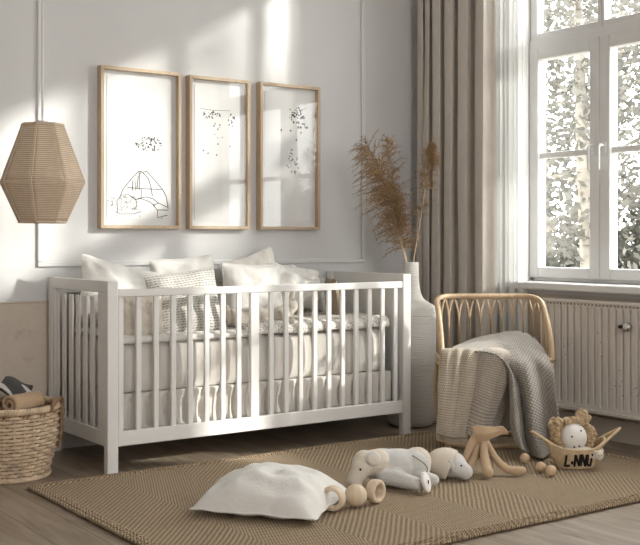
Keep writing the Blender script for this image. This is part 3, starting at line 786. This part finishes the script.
# grey plush elephant lying on its side
t = thing('plush_elephant', 'grey plush elephant lying on its side on the rug beside the wooden ring', 'plush toy', C(.287, 4.40, Z0), YAW)
m = MB()
m.ell((.03,.09,.078), (.125,.08,.070)); m.ell((-.03,.085,.080), (.085,.07,.070)); m.ell((.10,.09,.078), (.075,.066,.070))
m.cap((-.02,.03,.050), (.105,-.052,.031), .040, .027); m.cap((.09,.06,.045), (.178,.035,.029), .036, .025)
m.build('body', M['plushg'], t, remesh=.005, sm=8)
m = MB(); m.ell((.118,.105,.092), (.06,.062,.060)); m.build('rump', M['plushc'], t, remesh=.005)
MB().tube([(.09+.06*sin(a)*1.05, .01+.02*(1-cos(a)), .135-.075*(a/1.9)) for a in [i*.19 for i in range(11)]], .0022, 6).build('seam', M['taupe'], t)
m = MB(); m.ell((-.105,.03,.098), (.052,.056,.056)); m.cap((-.118,.01,.085), (-.148,-.005,.036), .044, .030); m.cap((-.148,-.005,.036), (-.138,-.01,.018), .030, .024); m.cap((-.09,.03,.10), (-.05,.05,.10), .05, .055)
h = m.build('head', M['plushc'], t, remesh=.004, sm=6)
MB().ell((-.124,-.040,.088), (.0048,.003,.0052), 10).build('eye', M['black'], h)
m = MB(); m.ell((-.072,-.018,.126), (.034,.012,.030), 20, (rad(-12), rad(35), rad(8))); e = m.build('ear', M['plushg'], t, remesh=.003)
MB().ell((-.072,-.029,.125), (.024,.004,.020), 20, (rad(-12), rad(35), rad(8))).build('ear_lining', M['plushc'], e)
m = MB().lathe([(0,-.008),(.036,-.008),(.041,-.004),(.041,.004),(.036,.008),(0,.009)], 28, Matrix.Translation((.138,-.066,.043)) @ Matrix.Rotation(rad(72), 4, 'Y') @ Matrix.Rotation(rad(20), 4, 'X'))
d = m.build('foot_disc', M['doll'], t)
m = MB(); m.ell((.1465,-.071,.044), (.003,.0075,.010), 10); m.build('disc_dot', M['black'], d)
# plush lamb in a cream hood
t = thing('plush_lamb', 'grey plush lamb head in a cream hood, lying right of the plush elephant', 'plush toy', C(.545, 4.58, Z0), YAW)
m = MB(); m.ell((.02,.02,.058), (.058,.05,.056)); m.cap((.035,.0,.052), (.066,-.02,.036), .044, .034); m.ell((-.04,.05,.045), (.05,.05,.044))
h = m.build('head', M['plushg'], t, remesh=.004, sm=6)
MB().ell((.048,-.040,.066), (.0042,.003,.0045), 10).build('eye', M['black'], h)
MB().ell((.006,-.038,.068), (.013,.007,.026), 16, (rad(10), rad(-20), 0)).build('ear', M['plushg'], h)
def hood(u, v):
    a = 2*pi*u; th = (.0+.58*v)*pi; ax = Vector((-.86, .22, .30)).normalized(); e1 = Vector((0,0,1)); e1 = (e1-ax*e1.dot(ax)).normalized(); e2 = ax.cross(e1)
    p = ax*cos(th)*1.15 + (e1*cos(a)+e2*sin(a))*sin(th); p = Vector((p.x*.078, p.y*.066, p.z*.068)) + Vector((-.004, .020, .058)); p.z = max(p.z, .004)
    return p
MB().grid(hood, 32, 14, cu=True).build('hood', M['plushc'], t, solid=.006, sub=1, angle=80)
# tan felt rabbit slumped against the chair
t = thing('felt_rabbit', 'tan long-legged felt rabbit slumped on the rug before the rattan chair', 'plush toy', C(.712, 4.72, Z0), YAW)
m = MB(); m.ell((0,.02,.10), (.042,.036,.05)); m.ell((0,.03,.145), (.036,.032,.03))
m.build('body', M['tan'], t, remesh=.004)
def leg(pts, rr): return MB().tube(catm(pts, 6), catr(rr, 6), 14)
def catm(P, k):
    P = [Vector(p) for p in P]; out = []
    for i in range(len(P)-1):
        a, b, c, d = P[max(i-1,0)], P[i], P[i+1], P[min(i+2, len(P)-1)]
        for j in range(k):
            s = j/k; out.append(.5*((2*b)+(c-a)*s+(2*a-5*b+4*c-d)*s*s+(3*b-a-3*c+d)*s**3))
    return out+[P[-1]]
def catr(r, k): return [lerp(r[i], r[i+1], j/k) for i in range(len(r)-1) for j in range(k)]+[r[-1]]
def rleg(nm, pts, rr):
    m = leg(pts, rr); m.ell(pts[0], rr[0], 14); m.ell(pts[-1], rr[-1], 14); m.build(nm, M['tan'], t, remesh=.004)
rleg('leg', [(0,-.01,.13), (-.004,-.06,.085), (-.002,-.105,.038), (.002,-.125,.026)], [.016,.019,.022,.024])
rleg('leg', [(.02,0,.12), (.055,-.04,.06), (.095,-.06,.026), (.135,-.065,.021), (.160,-.06,.021)], [.014,.016,.017,.019,.017])
rleg('leg', [(-.02,0,.12), (-.045,-.03,.07), (-.075,-.06,.03), (-.10,-.08,.020)], [.016,.017,.017,.015])
rleg('ear', [(-.028,.01,.172), (-.05,-.01,.13), (-.075,-.03,.085), (-.092,-.045,.045)], [.014,.018,.016,.009])
def flap(u, v):
    x = lerp(-.045, .098, u); s = v*2-1
    return (x + .014*s, -.012 - .028*(1-u)*(1-abs(s)) - .012*sin(u*5) + .010*s, .176 + .010*u - .026*s*(1-.15*u) - .006*sin(u*4+s*2) - .018*(1-u)*max(0,s))
MB().grid(flap, 24, 10).build('ear_flap', M['tan'], t, solid=.008, sub=1, angle=80)
for lab, (px, py), r in (('small wooden ball by itself at the hanging corner of the grey blanket', (525,458), .0225), ('left wooden ball of the pair at the foot of the doll basket', (541,467), .0222), ('wooden ball touching the doll basket, right one of the pair', (551,470.5), .0235)):
    d = (CH-Z0-r)*F/(py-HZ); p = C((px-320)/F*d, d, Z0)
    t = thing('wooden_ball', lab, 'ball', p, group='small wooden balls by the doll basket'); MB().ell((0,0,r), r, 24).build('ball', M['ballw'], t)

# ------------------------------------------------------------------ doll basket with its lettering, and the curly-haired doll
dbp = C((574.5-320)/F*4.84, 4.84, Z0)
db = thing('doll_basket', 'small boat-shaped straw doll basket with black letters beside the radiator', 'basket', dbp, YAW+rad(4))
def bsk(a, f):
    """point on the basket side: a around, f = 0 base .. 1 rim"""
    ax, ay = lerp(.080, .128, f**.9), lerp(.055, .082, f**.9)
    up = abs(cos(a))**3
    return Vector((ax*cos(a)*(1+.06*up*f), ay*sin(a), .004 + f*(.082 + .040*up)))
m = MB()
for k in range(13):
    f = k/12; m.tube([bsk(2*pi*i/56, f) for i in range(56)], .0048, 6, True)
m.build('coils', M['seagrass'], db)
MB().grid(lambda u, v: tuple(bsk(2*pi*u, v)*1.0 - Vector((.0,0,0))), 56, 8, cu=True).build('inner_wall', M['seagrass'], db, solid=.003, off=-1)
MB().grid(lambda u, v: (.08*cos(2*pi*u)*v, .055*sin(2*pi*u)*v, .003), 40, 4, cu=True).build('bottom', M['seagrass'], db, solid=.003)
for s in (-1, 1):
    L = 1 if s > 0 else .72
    pts = catm([(s*.105,-.045,.098), (s*.140,-.034,.125+.0*L), (s*(.150+.045*L),-.012,.128+.035*L), (s*(.155+.05*L),.012,.128+.035*L), (s*.140,.034,.125), (s*.105,.045,.098)], 7)
    MB().tube(pts, .0065, 8).build('handle', M['seagrass'], db)
# letters L . N N U wrapped on the front
def letter(strokes, x0, w, z0, h):
    m = MB()
    for (ax, az, bx_, bz) in strokes:
        pts = []
        for i in range(7):
            f = i/6; x = x0 + w*lerp(ax, bx_, f); z = z0 + h*lerp(az, bz, f)
            fz = max(0, min(1, (z-.004)/.082)); A, B = lerp(.080,.128,fz**.9), lerp(.055,.082,fz**.9)
            y = -B*sqrt(max(.02, 1-(x/A)**2)) - .0062
            pts.append((x, y, z))
        m.tube(pts, .0050, 6)
    return m
gl = [([(0,1,0,0),(0,0,.9,.05)], -.058, .020, .66), ([(.0,.36,.9,.40),(.0,.28,.9,.32)], -.036, .010, .66), ([(0,0,.0,.95),(0,.95,.9,.05),(.9,.05,1,1)], -.020, .022, 1), ([(0,.05,.05,1),(.05,1,.95,.0),(.95,.0,1,.95)], .008, .022, 1), ([(0,.95,.05,.1),(.05,.1,.85,.0),(.85,.0,1,1)], .037, .021, 1)]
for s, x0, w, hh in gl: letter(s, x0, w, .014, .056*hh if hh == 1 else .05).build('letter', M['letter'], db)
pillow('doll_blanket', 'cream blanket stuffed in the straw doll basket under the doll', 'blanket', M['linen'], dbp+Vector((0,0,.066)), .165, .095, .06, (rad(90), 0, YAW+rad(4)), 63, .01)
dp = C((573-320)/F*4.86, 4.86, CH-(437-HZ)/F*4.86)
dl = thing('rag_doll', 'white-faced rag doll with curly light brown hair sitting in the straw basket', 'doll', dp, rot=(rad(-8), rad(6), YAW))
m = MB(); m.ell((0,-.008,0), (.060,.058,.064), 28); hd = m.build('head', M['doll'], dl, remesh=.004, sm=6)
for x, z, nm in ((-.020,.002,'eye'), (.020,.031,'eye'), (-.004,-.042,'mouth_dot'), (.018,-.036,'mouth_dot')):
    y = -.006-.060*sqrt(max(.0, 1-(x/.056)**2-(z/.062)**2*.9)) 
    MB().ell((x, y, z), (.0046,.003,.0046), 12).build(nm, M['black'], hd)
MB().ell((.004,-.0655,-.008), (.005,.004,.0035), 10).build('nose', M['doll'], hd)
m = MB(); q = random.Random(12)
for i in range(420):
    a, zz = q.uniform(0, 2*pi), q.uniform(-.75, 1); r = sqrt(1-zz*zz); v = Vector((r*cos(a), r*sin(a), zz))
    if v.y < -.18 and v.z < .80 and abs(v.x) < .86: continue
    p = Vector((v.x*.078, v.y*.058+.014, v.z*.074+.006)); m.ell(p, q.uniform(.009,.014), 8)
m.ell((0,.024,.006), (.088,.050,.076), 20)
for i in range(300):
    a = q.uniform(0, 2*pi); e = q.uniform(.80, 1.04)
    if abs(sin(a)) > .97 and sin(a) < 0: continue
    m.ell((.090*cos(a)*e, q.uniform(-.03,.03), .006+.076*sin(a)*e), q.uniform(.008,.012), 8)
for cx, cz in ((-.078,.045), (.040,.092), (.074,.02), (-.070,-.02)):
    s_ = .030 if cz > 0 else .022
    for i in range(90):
        v = Vector((q.gauss(0,1), q.gauss(0,1), q.gauss(0,1))).normalized(); m.ell(Vector((cx,.008,cz))+v*s_*q.uniform(.7,1.05), q.uniform(.007,.011), 8)
m.build('hair', M['hair'], dl)
m = MB(); m.ell((.012,.03,-.075), (.045,.04,.05), 18); m.cap((.03,-.02,-.07), (.078,-.045,-.052), .016, .014); m.cap((-.015,-.01,-.07), (-.03,-.015,-.08), .014, .011)
m.build('body', M['linen'], dl, remesh=.004)
mp = C((599-320)/F*4.77, 4.77, CH-(455.5-HZ)/F*4.77)
t = thing('plush_mouse', 'tiny cream plush head peeking over the right rim of the straw doll basket', 'plush toy', mp, YAW)
m = MB(); m.ell((0,0,0), (.021,.019,.023), 18); m.ell((-.019,.0,.016), (.010,.006,.010), 12); m.ell((.015,.004,.021), (.009,.006,.010), 12); m.cap((-.01,.012,-.01), (-.045,.02,.004), .014, .02)
b_ = m.build('body', M['plushc'], t, remesh=.003)
for x in (-.007, .007): MB().ell((x,-.0185,.003), .0022, 8).build('eye', M['black'], b_)

# ------------------------------------------------------------------ rattan chair
ch = thing('rattan_chair', 'low curved-back rattan chair under the draped blankets beside the radiator', 'chair', C(.862, 5.46, 0), YAW)
HWB, FR, BK = .268, -.20, .17
def ring_pt(f, zf=None, inset=0.0):
    """plan of the seat ring / back: from left front round the back to right front, f 0..1"""
    hw = HWB - inset; r = .13
    y0, y1 = FR, BK-inset
    Ls = (y1-r)-y0; La = pi*r/2; Lb = 2*(hw-r); T = 2*Ls+2*La+Lb; s = f*T
    if s < Ls: return Vector((-hw, y0+s, 0))
    s -= Ls
    if s < La: a = s/r; return Vector((-hw+r-r*cos(a), y1-r+r*sin(a), 0))
    s -= La
    if s < Lb: return Vector((-hw+r+s, y1, 0))
    s -= Lb
    if s < La: a = s/r; return Vector((hw-r+r*sin(a), y1-r+r*cos(a), 0))
    s -= La
    return Vector((hw, y1-r-s, 0))
SZ, TZ2 = .448, .738
def top_z(f):
    e = min(f, 1-f)/.33
    return SZ + (TZ2-SZ)*(sin(min(1, e)*pi/2)**.62 if e < 1 else 1)
m = MB(); m.tube([ring_pt(i/80)+Vector((0,0,top_z(i/80))) for i in range(81)], .0135, 10); m.build('top_rail', M['rattan'], ch)
for dz, r in ((0, .0125), (-.032, .010)):
    m = MB(); pts = [ring_pt(i/60, inset=0)+Vector((0,0,SZ+dz)) for i in range(61)]
    pts += [Vector((HWB-.03, FR-.008, SZ+dz)), Vector((0, FR-.01, SZ+dz)), Vector((-HWB+.03, FR-.008, SZ+dz))]
    m.tube(pts, r, 10, True); m.build('seat_ring', M['rattan'], ch)
NSP = 18
for i in range(NSP):
    f = .07 + .86*(i+.5)/NSP; zt = top_z(f)
    m = MB(); a, g = ring_pt(f), .86/NSP*.5
    for sgn in (-1, 1):                              # a cane that forks into a pointed arch under the rail
        hi = min(1, max(0, f+sgn*g)); b = ring_pt(hi); zb = min(zt, top_z(hi))
        z1 = lerp(SZ, zt, .62)
        m.tube([a.lerp(b, k)+Vector((0,0,z)) for k, z in ((0, SZ), (0, lerp(SZ, z1, .5)), (0, z1), (.18, lerp(z1, zb, .35)), (.55, lerp(z1, zb, .7)), (.96, zb-.006))], .0052, 7)
    m.build('spindle', M['rattan'], ch)
m = MB()                                             # woven seat
m.grid(lambda u, v: (lerp(-HWB+.01, HWB-.01, u)*(1-.25*max(0, v-.75)*4*abs(2*u-1)), lerp(FR, BK-.01, v), SZ-.012-.02*sin(pi*u)*sin(pi*v)), 20, 20)
m.build('seat', M['seagrass'], ch, solid=.012)
for sx in (-1, 1):
    MB().tube(catm([(sx*HWB, FR+.01, SZ), (sx*(HWB+.012)-(.03 if sx > 0 else 0), FR-.005, .30), (sx*(HWB+.004)-(.06 if sx > 0 else 0), FR-.01, .12), (sx*(HWB-.03)-(.05 if sx > 0 else 0), FR-.01, .022)], 6), .0125, 10).build('leg', M['rattan'], ch)
    MB().tube(catm([(sx*(HWB-.01), BK-.11, SZ), (sx*(HWB), BK-.08, .30), (sx*(HWB-.01), BK-.08, .12), (sx*(HWB-.05), BK-.08, .022)], 6), .0125, 10).build('leg', M['rattan'], ch)
m = MB(); a_, b_ = HWB-.03, .175
m.tube([(a_*math.copysign(abs(cos(q))**.6, cos(q)), -.03+b_*math.copysign(abs(sin(q))**.6, sin(q)), TZ+.014) for q in [2*pi*i/64 for i in range(64)]], .0125, 10, True)
m.build('floor_hoop', M['rattan'], ch)

# ------------------------------------------------------------------ blankets over the chair
def sheet_surface(rows, nu, nv, ripple, seed):
    """Catmull-Rom through rows of (px,py,depth) control points, with shallow ripples"""
    R = [[at(*p) for p in r] for r in rows]
    def cr(P, t):
        n = len(P)-1; x = min(max(t, 0), 1)*n; i = min(int(x), n-1); s = x-i
        a, b, c, d = P[max(i-1,0)], P[i], P[i+1], P[min(i+2,n)]
        return .5*((2*b)+(c-a)*s+(2*a-5*b+4*c-d)*s*s+(3*b-a-3*c+d)*s**3)
    def fn(u, v):
        p = cr([cr(r, u) for r in R], v)
        k = ripple*(noise.noise(Vector((u*5+v*1.2+seed, v*1.6, seed))) + .4*noise.noise(Vector((u*11+v*2+seed, v*2.5, seed+5))))*sst(v*2)
        return p + Vector((-FX, -FY, 0))*k
    return fn
rows_b = [[(446,350,5.38),(458,349,5.38),(470,349,5.38),(482,349,5.38)],
          [(442,350,5.29),(455,349,5.29),(468,349,5.285),(482,350,5.28)],
          [(441,352,5.235),(454,352,5.23),(467,352,5.225),(481,353,5.23)],
          [(440,378,5.225),(452,379,5.205),(464,380,5.205),(477,382,5.215)],
          [(438,410,5.215),(449,412,5.190),(460,413,5.195),(472,414,5.205)],
          [(436.5,437,5.205),(447,440,5.180),(457,441,5.185),(468,441,5.195)]]
bb = thing('beige_blanket', 'beige waffle knit blanket with fringed hem hanging over the chair seat front', 'blanket', C(.75, 5.25, .48))
inv = Matrix.Translation(-bb.location)
fnb = sheet_surface(rows_b, 0, 0, .018, 3)
MB().grid(fnb, 60, 80, M=inv).build('cloth', M['kbeige'], bb, solid=.010, angle=80)
m = MB()
for i in range(46):
    u = (i+.5)/46; p = fnb(u, 1.0); m.tube([inv @ p, inv @ (p+Vector((.001,0,-.008))), inv @ (p+Vector((.002*sin(i*2.3),.001,-.017)))], .0019, 4)
m.build('fringe', M['fringe'], bb)
m = MB(); m.tube([inv @ (fnb(i/60, .965)+Vector((-FX,-FY,0))*(.008+.004*cos(i*pi*.75))) for i in range(61)], .0034, 5); m.build('hem', M['taupe'], bb)
gb = thing('grey_blanket', 'grey knit blanket trailing from the rattan chair seat and right arm to the floor', 'blanket', C(1.0, 5.4, .5))
inv2 = Matrix.Translation(-gb.location)
rows_g = [[(452,348,5.40),(474,339,5.52),(496,334,5.62),(512,331.5,5.645),(524,333,5.66),(534,338,5.62)],
          [(457,350,5.31),(478,345,5.36),(500,340,5.40),(515,339,5.42),(532,343,5.40),(545,352,5.30)],
          [(463,352,5.25),(482,350,5.26),(503,351,5.27),(520,352,5.27),(537,358,5.22),(553,370,5.19)],
          [(490,352,5.215),(500,357,5.17),(509,363,5.20),(525,367,5.14),(540,376,5.20),(555,391,5.16)],
          [(507,366,5.20),(512,374,5.12),(518,385,5.19),(530,390,5.07),(545,400,5.19),(558,411,5.13)],
          [(510,392,5.18),(515,402,5.07),(522,413,5.16),(533,419,5.02),(547,426,5.15),(560,432,5.09)],
          [(511,420,5.15),(516,431,5.03),(525,440,5.11),(537,446,4.98),(549,446,5.09),(562,445,5.03)],
          [(515,440,5.08),(521,448,5.00),(530,454,5.05),(541,458,4.955),(552,454,5.04),(564,450,5.00)]]
fng = sheet_surface(rows_g, 0, 0, .040, 9)
MB().grid(fng, 80, 90, M=inv2).build('cloth', M['kgrey'], gb, solid=.009, angle=80)
rows_f = [[(478,350,5.31),(488,348,5.31),(499,348,5.31),(509,350,5.31)],
          [(479,354,5.225),(489,352,5.205),(500,353,5.195),(510,357,5.200)],
          [(476,372,5.220),(486,374,5.185),(497,377,5.175),(508,380,5.195)],
          [(472,398,5.210),(481,402,5.170),(489,405,5.165),(499,406,5.195)],
          [(465,434,5.200),(473,437,5.160),(481,438,5.155),(488,436,5.190)]]
rows_h = [[(503,353,5.255),(508,355,5.25),(513,357,5.245),(520,362,5.24)],
          [(503,366,5.240),(508,370,5.238),(513,376,5.235),(520,382,5.23)],
          [(498,392,5.240),(504,396,5.225),(510,400,5.238),(517,402,5.23)],
          [(487,424,5.235),(495,430,5.215),(503,428,5.232),(514,424,5.22)],
          [(484,436,5.235),(492,441,5.210),(500,436,5.230),(512,428,5.22)]]
MB().grid(sheet_surface(rows_h, 0, 0, .010, 17), 30, 50, M=inv2).build('inner_fold', M['kgrey'], gb, solid=.006, angle=80)
fnf = sheet_surface(rows_f, 0, 0, .010, 14)
MB().grid(fnf, 40, 50, M=inv2).build('front_fold', M['kmix'], gb, solid=.008, angle=80)

# ------------------------------------------------------------------ vase with pampas grass
vx, vy = 3.905, 4.615
vs = thing('floor_vase', 'tall pale ribbed floor vase with slim neck standing between crib and chair', 'vase', (vx, vy, 0))
prof = [(0,.0),(.10,.0),(.122,.006),(.134,.03),(.143,.10),(.149,.22),(.150,.36),(.149,.50),(.147,.60),(.144,.645),(.138,.662),(.122,.673),(.098,.683),(.078,.697),(.064,.716),(.054,.742),(.048,.775),(.0455,.82),(.0445,.86),(.044,.905),(.0425,.908),(.037,.905),(.037,.80),(.042,.74),(.0,.735)]
MB().lathe(prof, 64).build('body', M['vase'], vs, sub=1, angle=60)
def pampas(label, pts, plumes, seed, n, ln):
    """pts: stem path; plume hairs leave the stem along its last part and droop"""
    r = random.Random(seed); P = catm(pts, 8)
    root = thing('pampas_grass', label, 'dried grass', tuple(P[0])); inv = Matrix.Translation(-P[0])
    N = len(P)-1
    MB().tube([inv @ p for p in P], [lerp(.0038, .0012, i/N) for i in range(N+1)], 6).build('stem', M['stem'], root)
    m = MB()
    for i in range(n):
        lo, hi, wide, length, pull = plumes[r.randrange(len(plumes))]
        f = lerp(lo, hi, r.random()); x = f*N; k = min(int(x), N-1); p = P[k].lerp(P[k+1], x-k); tg = (P[k+1]-P[k]).normalized()
        a = r.uniform(0, 2*pi); o = tg.orthogonal().normalized(); b = tg.cross(o); d = (o*cos(a)+b*sin(a))
        L = length*r.uniform(.45, 1.15); taper = 1-.55*((f-lo)/(hi-lo+1e-6))
        dr = (tg*r.uniform(.3, 1.0) + d*wide*r.uniform(.3,1.0) + Vector(pull)*r.uniform(.2,1)).normalized()
        pts_ = []; q = p.copy(); L *= taper
        for s in range(7):
            pts_.append(inv @ q); dr = (dr + Vector((0,0,-.16*r.uniform(.3,1.6))) + Vector((r.gauss(0,.09), r.gauss(0,.09), r.gauss(0,.06)))).normalized(); q = q + dr*L/6
        m.tube(pts_, [.0011,.0015,.0016,.0015,.0013,.0009,.0004], 3)
        for s in (2, 3, 4, 5):
            for _ in range(2):
                e = pts_[s] + Vector((r.gauss(0,1), r.gauss(0,1), r.gauss(0,1)-.3)).normalized()*.022
                m.tube([pts_[s], pts_[s].lerp(e, .5)+Vector((0,0,.002)), e], [.0009,.0008,.0003], 3)
    m.build('plume', M['plume'], root)
LW = (-RX, -RY, -.1); 
def vp(px, py, d=6.0): return at(px, py, d)
base = Vector((vx, vy, .74))
pampas('broad feathery pampas stem drooping left over the crib end, in the floor vase', [base, vp(406,262,6.0), vp(397,228,5.97), vp(387,192,5.94), vp(377,163,5.92), vp(367,145,5.9)], [(.50,1.0,1.3,.23,LW),(.38,.80,1.5,.20,LW),(.36,.75,1.6,.15,(0,0,0))], 2, 420, 0)
pampas('tall central pampas stem with dense brown plume rising from the floor vase', [base, vp(407,262,6.0), vp(401,235,6.02), vp(396,200,6.03), vp(391,165,6.02), vp(388,142,6.0)], [(.45,1.0,.8,.15,(0,0,0)),(.3,.7,1.4,.16,LW),(.3,.65,1.4,.13,(RX,RY,0))], 5, 380, 0)
pampas('slender right-hand pampas stem with small plume, in the floor vase', [base, vp(414,258,6.0), vp(419,228,6.0), vp(425,190,6.0), vp(430,165,6.0), vp(432,146,6.0)], [(.80,1.0,.55,.085,(0,0,-.6)),(.80,1.0,.5,.08,(0,0,-.6)),(.45,.78,1.1,.13,(0,0,0))], 9, 200, 0)

# ------------------------------------------------------------------ outside
st(box(XW+.3, 40, -40, 40, -.8, -.6).build('ground', M['ground']))
def tree(label, x, y, h, crown, leaves, mat, seed, z0=-.6, lsize=.11, group='trees outside the window', nb=14, trunk=.11):
    r = random.Random(seed); root = thing('tree', label, 'tree', (x, y, z0), group=None)
    m = MB(); lean = r.uniform(-.15, .15)
    tr = [Vector((lean*(i/8)**2*h*.3 + .05*sin(i*1.3+seed), .06*cos(i+seed), h*.92*i/8)) for i in range(9)]
    m.tube(tr, [trunk*(1-.85*i/8) for i in range(9)], 8)
    tips = []
    for i in range(nb):
        f = lerp(crown[0], .96, (i+.5)/nb); k = min(int(f*8), 7); p = tr[k].lerp(tr[k+1], f*8-k)
        a = i*2.4+seed; L = crown[1]*(1-.55*abs(f-.6))*r.uniform(.6, 1.1); d = Vector((cos(a), sin(a), r.uniform(.05, .55)))
        pts = [p + d*L*t + Vector((0,0,.10*L*sin(t*3))) for t in (0,.33,.66,1)]
        m.tube(pts, [.03,.022,.014,.006], 5); tips += [pts[1], pts[2], pts[2], pts[3], pts[3]]
    m.build('trunk', M['bark'], root)
    m = MB()
    for _ in range(leaves):
        c = r.choice(tips); p = c + Vector((r.gauss(0,1), r.gauss(0,1), r.gauss(0,.8)))*crown[2]
        R = Euler((r.uniform(0,6.3), r.uniform(0,6.3), r.uniform(0,6.3))).to_matrix(); s = lsize*r.uniform(.5, 1.2)
        m.add([p+R@Vector(v)*s for v in ((0,-1,0),(.42,-.2,.08),(0,1,0),(-.42,-.2,.08))], [(0,1,2,3)])
    m.build('foliage', mat, root, angle=10)
tree('slim pale-leaved tree seen through the left casement', 9.0, 7.75, 6.2, (.20, .8, .22), 2600, M['leafa'], 1, lsize=.065)
tree('darker leafy tree further off behind the slim tree in the left casement', 14.5, 11.9, 7.6, (.2, 1.2, .40), 2600, M['leafa'], 2, lsize=.10)
tree('leafy tree seen through the right-hand casement', 9.7, 6.7, 6.0, (.2, 1.0, .26), 2600, M['leafa'], 3, lsize=.07)
tree('big tree at the far right of the window view', 13.6, 8.4, 7.0, (.15, 1.2, .40), 2200, M['leafb'], 4, lsize=.11)
tree('bushy tree showing at the left edge of the left casement', 11.2, 10.35, 6.6, (.12, 1.0, .34), 2600, M['leafa'], 8, lsize=.08)
def hedge(label, x, y, sx, sy, sz, n, seed):
    r = random.Random(seed); root = thing('shrub', label, 'shrub', (x, y, -.6)); m = MB()
    for _ in range(14): m.tube([(r.gauss(0,.05), r.gauss(0,.05), 0), (r.uniform(-sx,sx)*.6, r.uniform(-sy,sy)*.6, sz*.8)], [.02,.006], 5)
    m.build('stems', M['bark'], root); m = MB()
    for _ in range(n):
        v = Vector((r.gauss(0,1), r.gauss(0,1), r.gauss(0,1))).normalized()*r.uniform(.6,1); p = Vector((v.x*sx, v.y*sy, sz*.55+v.z*sz*.5))
        R = Euler((r.uniform(0,6.3), r.uniform(0,6.3), r.uniform(0,6.3))).to_matrix()
        m.add([p+R@Vector(q)*.09*r.uniform(.6,1.2) for q in ((0,-1,0),(.45,-.2,.08),(0,1,0),(-.45,-.2,.08))], [(0,1,2,3)])
    m.build('foliage', M['leafb'], root, angle=10)
hedge('dark shrub at the foot of the right-hand window view', 10.2, 7.3, 1.2, .9, 2.1, 2600, 5)
hedge('low shrub seen low in the left casement', 10.6, 8.8, 1.1, .9, 1.7, 2200, 6)
# tree standing between the sun and the window, whose gaps dapple the room
SD = Vector((-1.05, 1.0, -.536)).normalized()
tree('tall garden tree standing in the sun to the right of the window', 10.6, -1.9, 7.6, (.25, 2.1, .36), 1300, M['leafb'], 21, lsize=.15, nb=18, trunk=.14)

# ------------------------------------------------------------------ light
sun = bpy.data.lights.new('sun', 'SUN'); sun.energy = 5.9; sun.angle = rad(2.2); sun.color = (1, .955, .905)
so = bpy.data.objects.new('sun', sun); COL.objects.link(so); so.rotation_euler = SD.to_track_quat('-Z', 'Y').to_euler(); so.location = (12, -4, 9)
W = bpy.data.worlds.new('sky'); S.world = W; W.use_nodes = True; nt = W.node_tree; nt.nodes.clear()
bg = nt.nodes.new('ShaderNodeBackground'); wo = nt.nodes.new('ShaderNodeOutputWorld'); nt.links.new(bg.outputs[0], wo.inputs[0])
bg.inputs[0].default_value = (1.0, .975, .965, 1); bg.inputs[1].default_value = 5.0
for nm, (y0, y1) in (('one', W1), ('two', W2)):
    L = bpy.data.lights.new('portal', 'AREA'); L.shape = 'RECTANGLE'; L.size = 2.2; L.size_y = y1-y0; L.cycles.is_portal = True
    o = bpy.data.objects.new('window_portal', L); COL.objects.link(o); o.location = (XW+.185, (y0+y1)/2, (WZ[0]+WZ[1])/2); o.rotation_euler = (0, rad(90), 0)
L = bpy.data.lights.new('portal', 'AREA'); L.shape = 'RECTANGLE'; L.size = W3[1]-W3[0]; L.size_y = 2.2; L.cycles.is_portal = True
o = bpy.data.objects.new('window_portal', L); COL.objects.link(o); o.location = ((W3[0]+W3[1])/2, YR-.19, (WZ[0]+WZ[1])/2); o.rotation_euler = (rad(90), 0, 0)

# ------------------------------------------------------------------ camera
cam = bpy.data.cameras.new('camera'); cam.sensor_width = 36; cam.lens = 36*F/640; cam.shift_y = -(272.5-HZ)/640; cam.clip_start = .05
co = bpy.data.objects.new('camera', cam); COL.objects.link(co); co.location = (0, 0, CH); co.rotation_euler = (rad(90), 0, YAW)
S.camera = co
S.view_settings.view_transform = 'Standard'; S.view_settings.look = 'None'; S.view_settings.gamma = 1.0; S.view_settings.use_curve_mapping = False
S.view_settings.exposure = .95
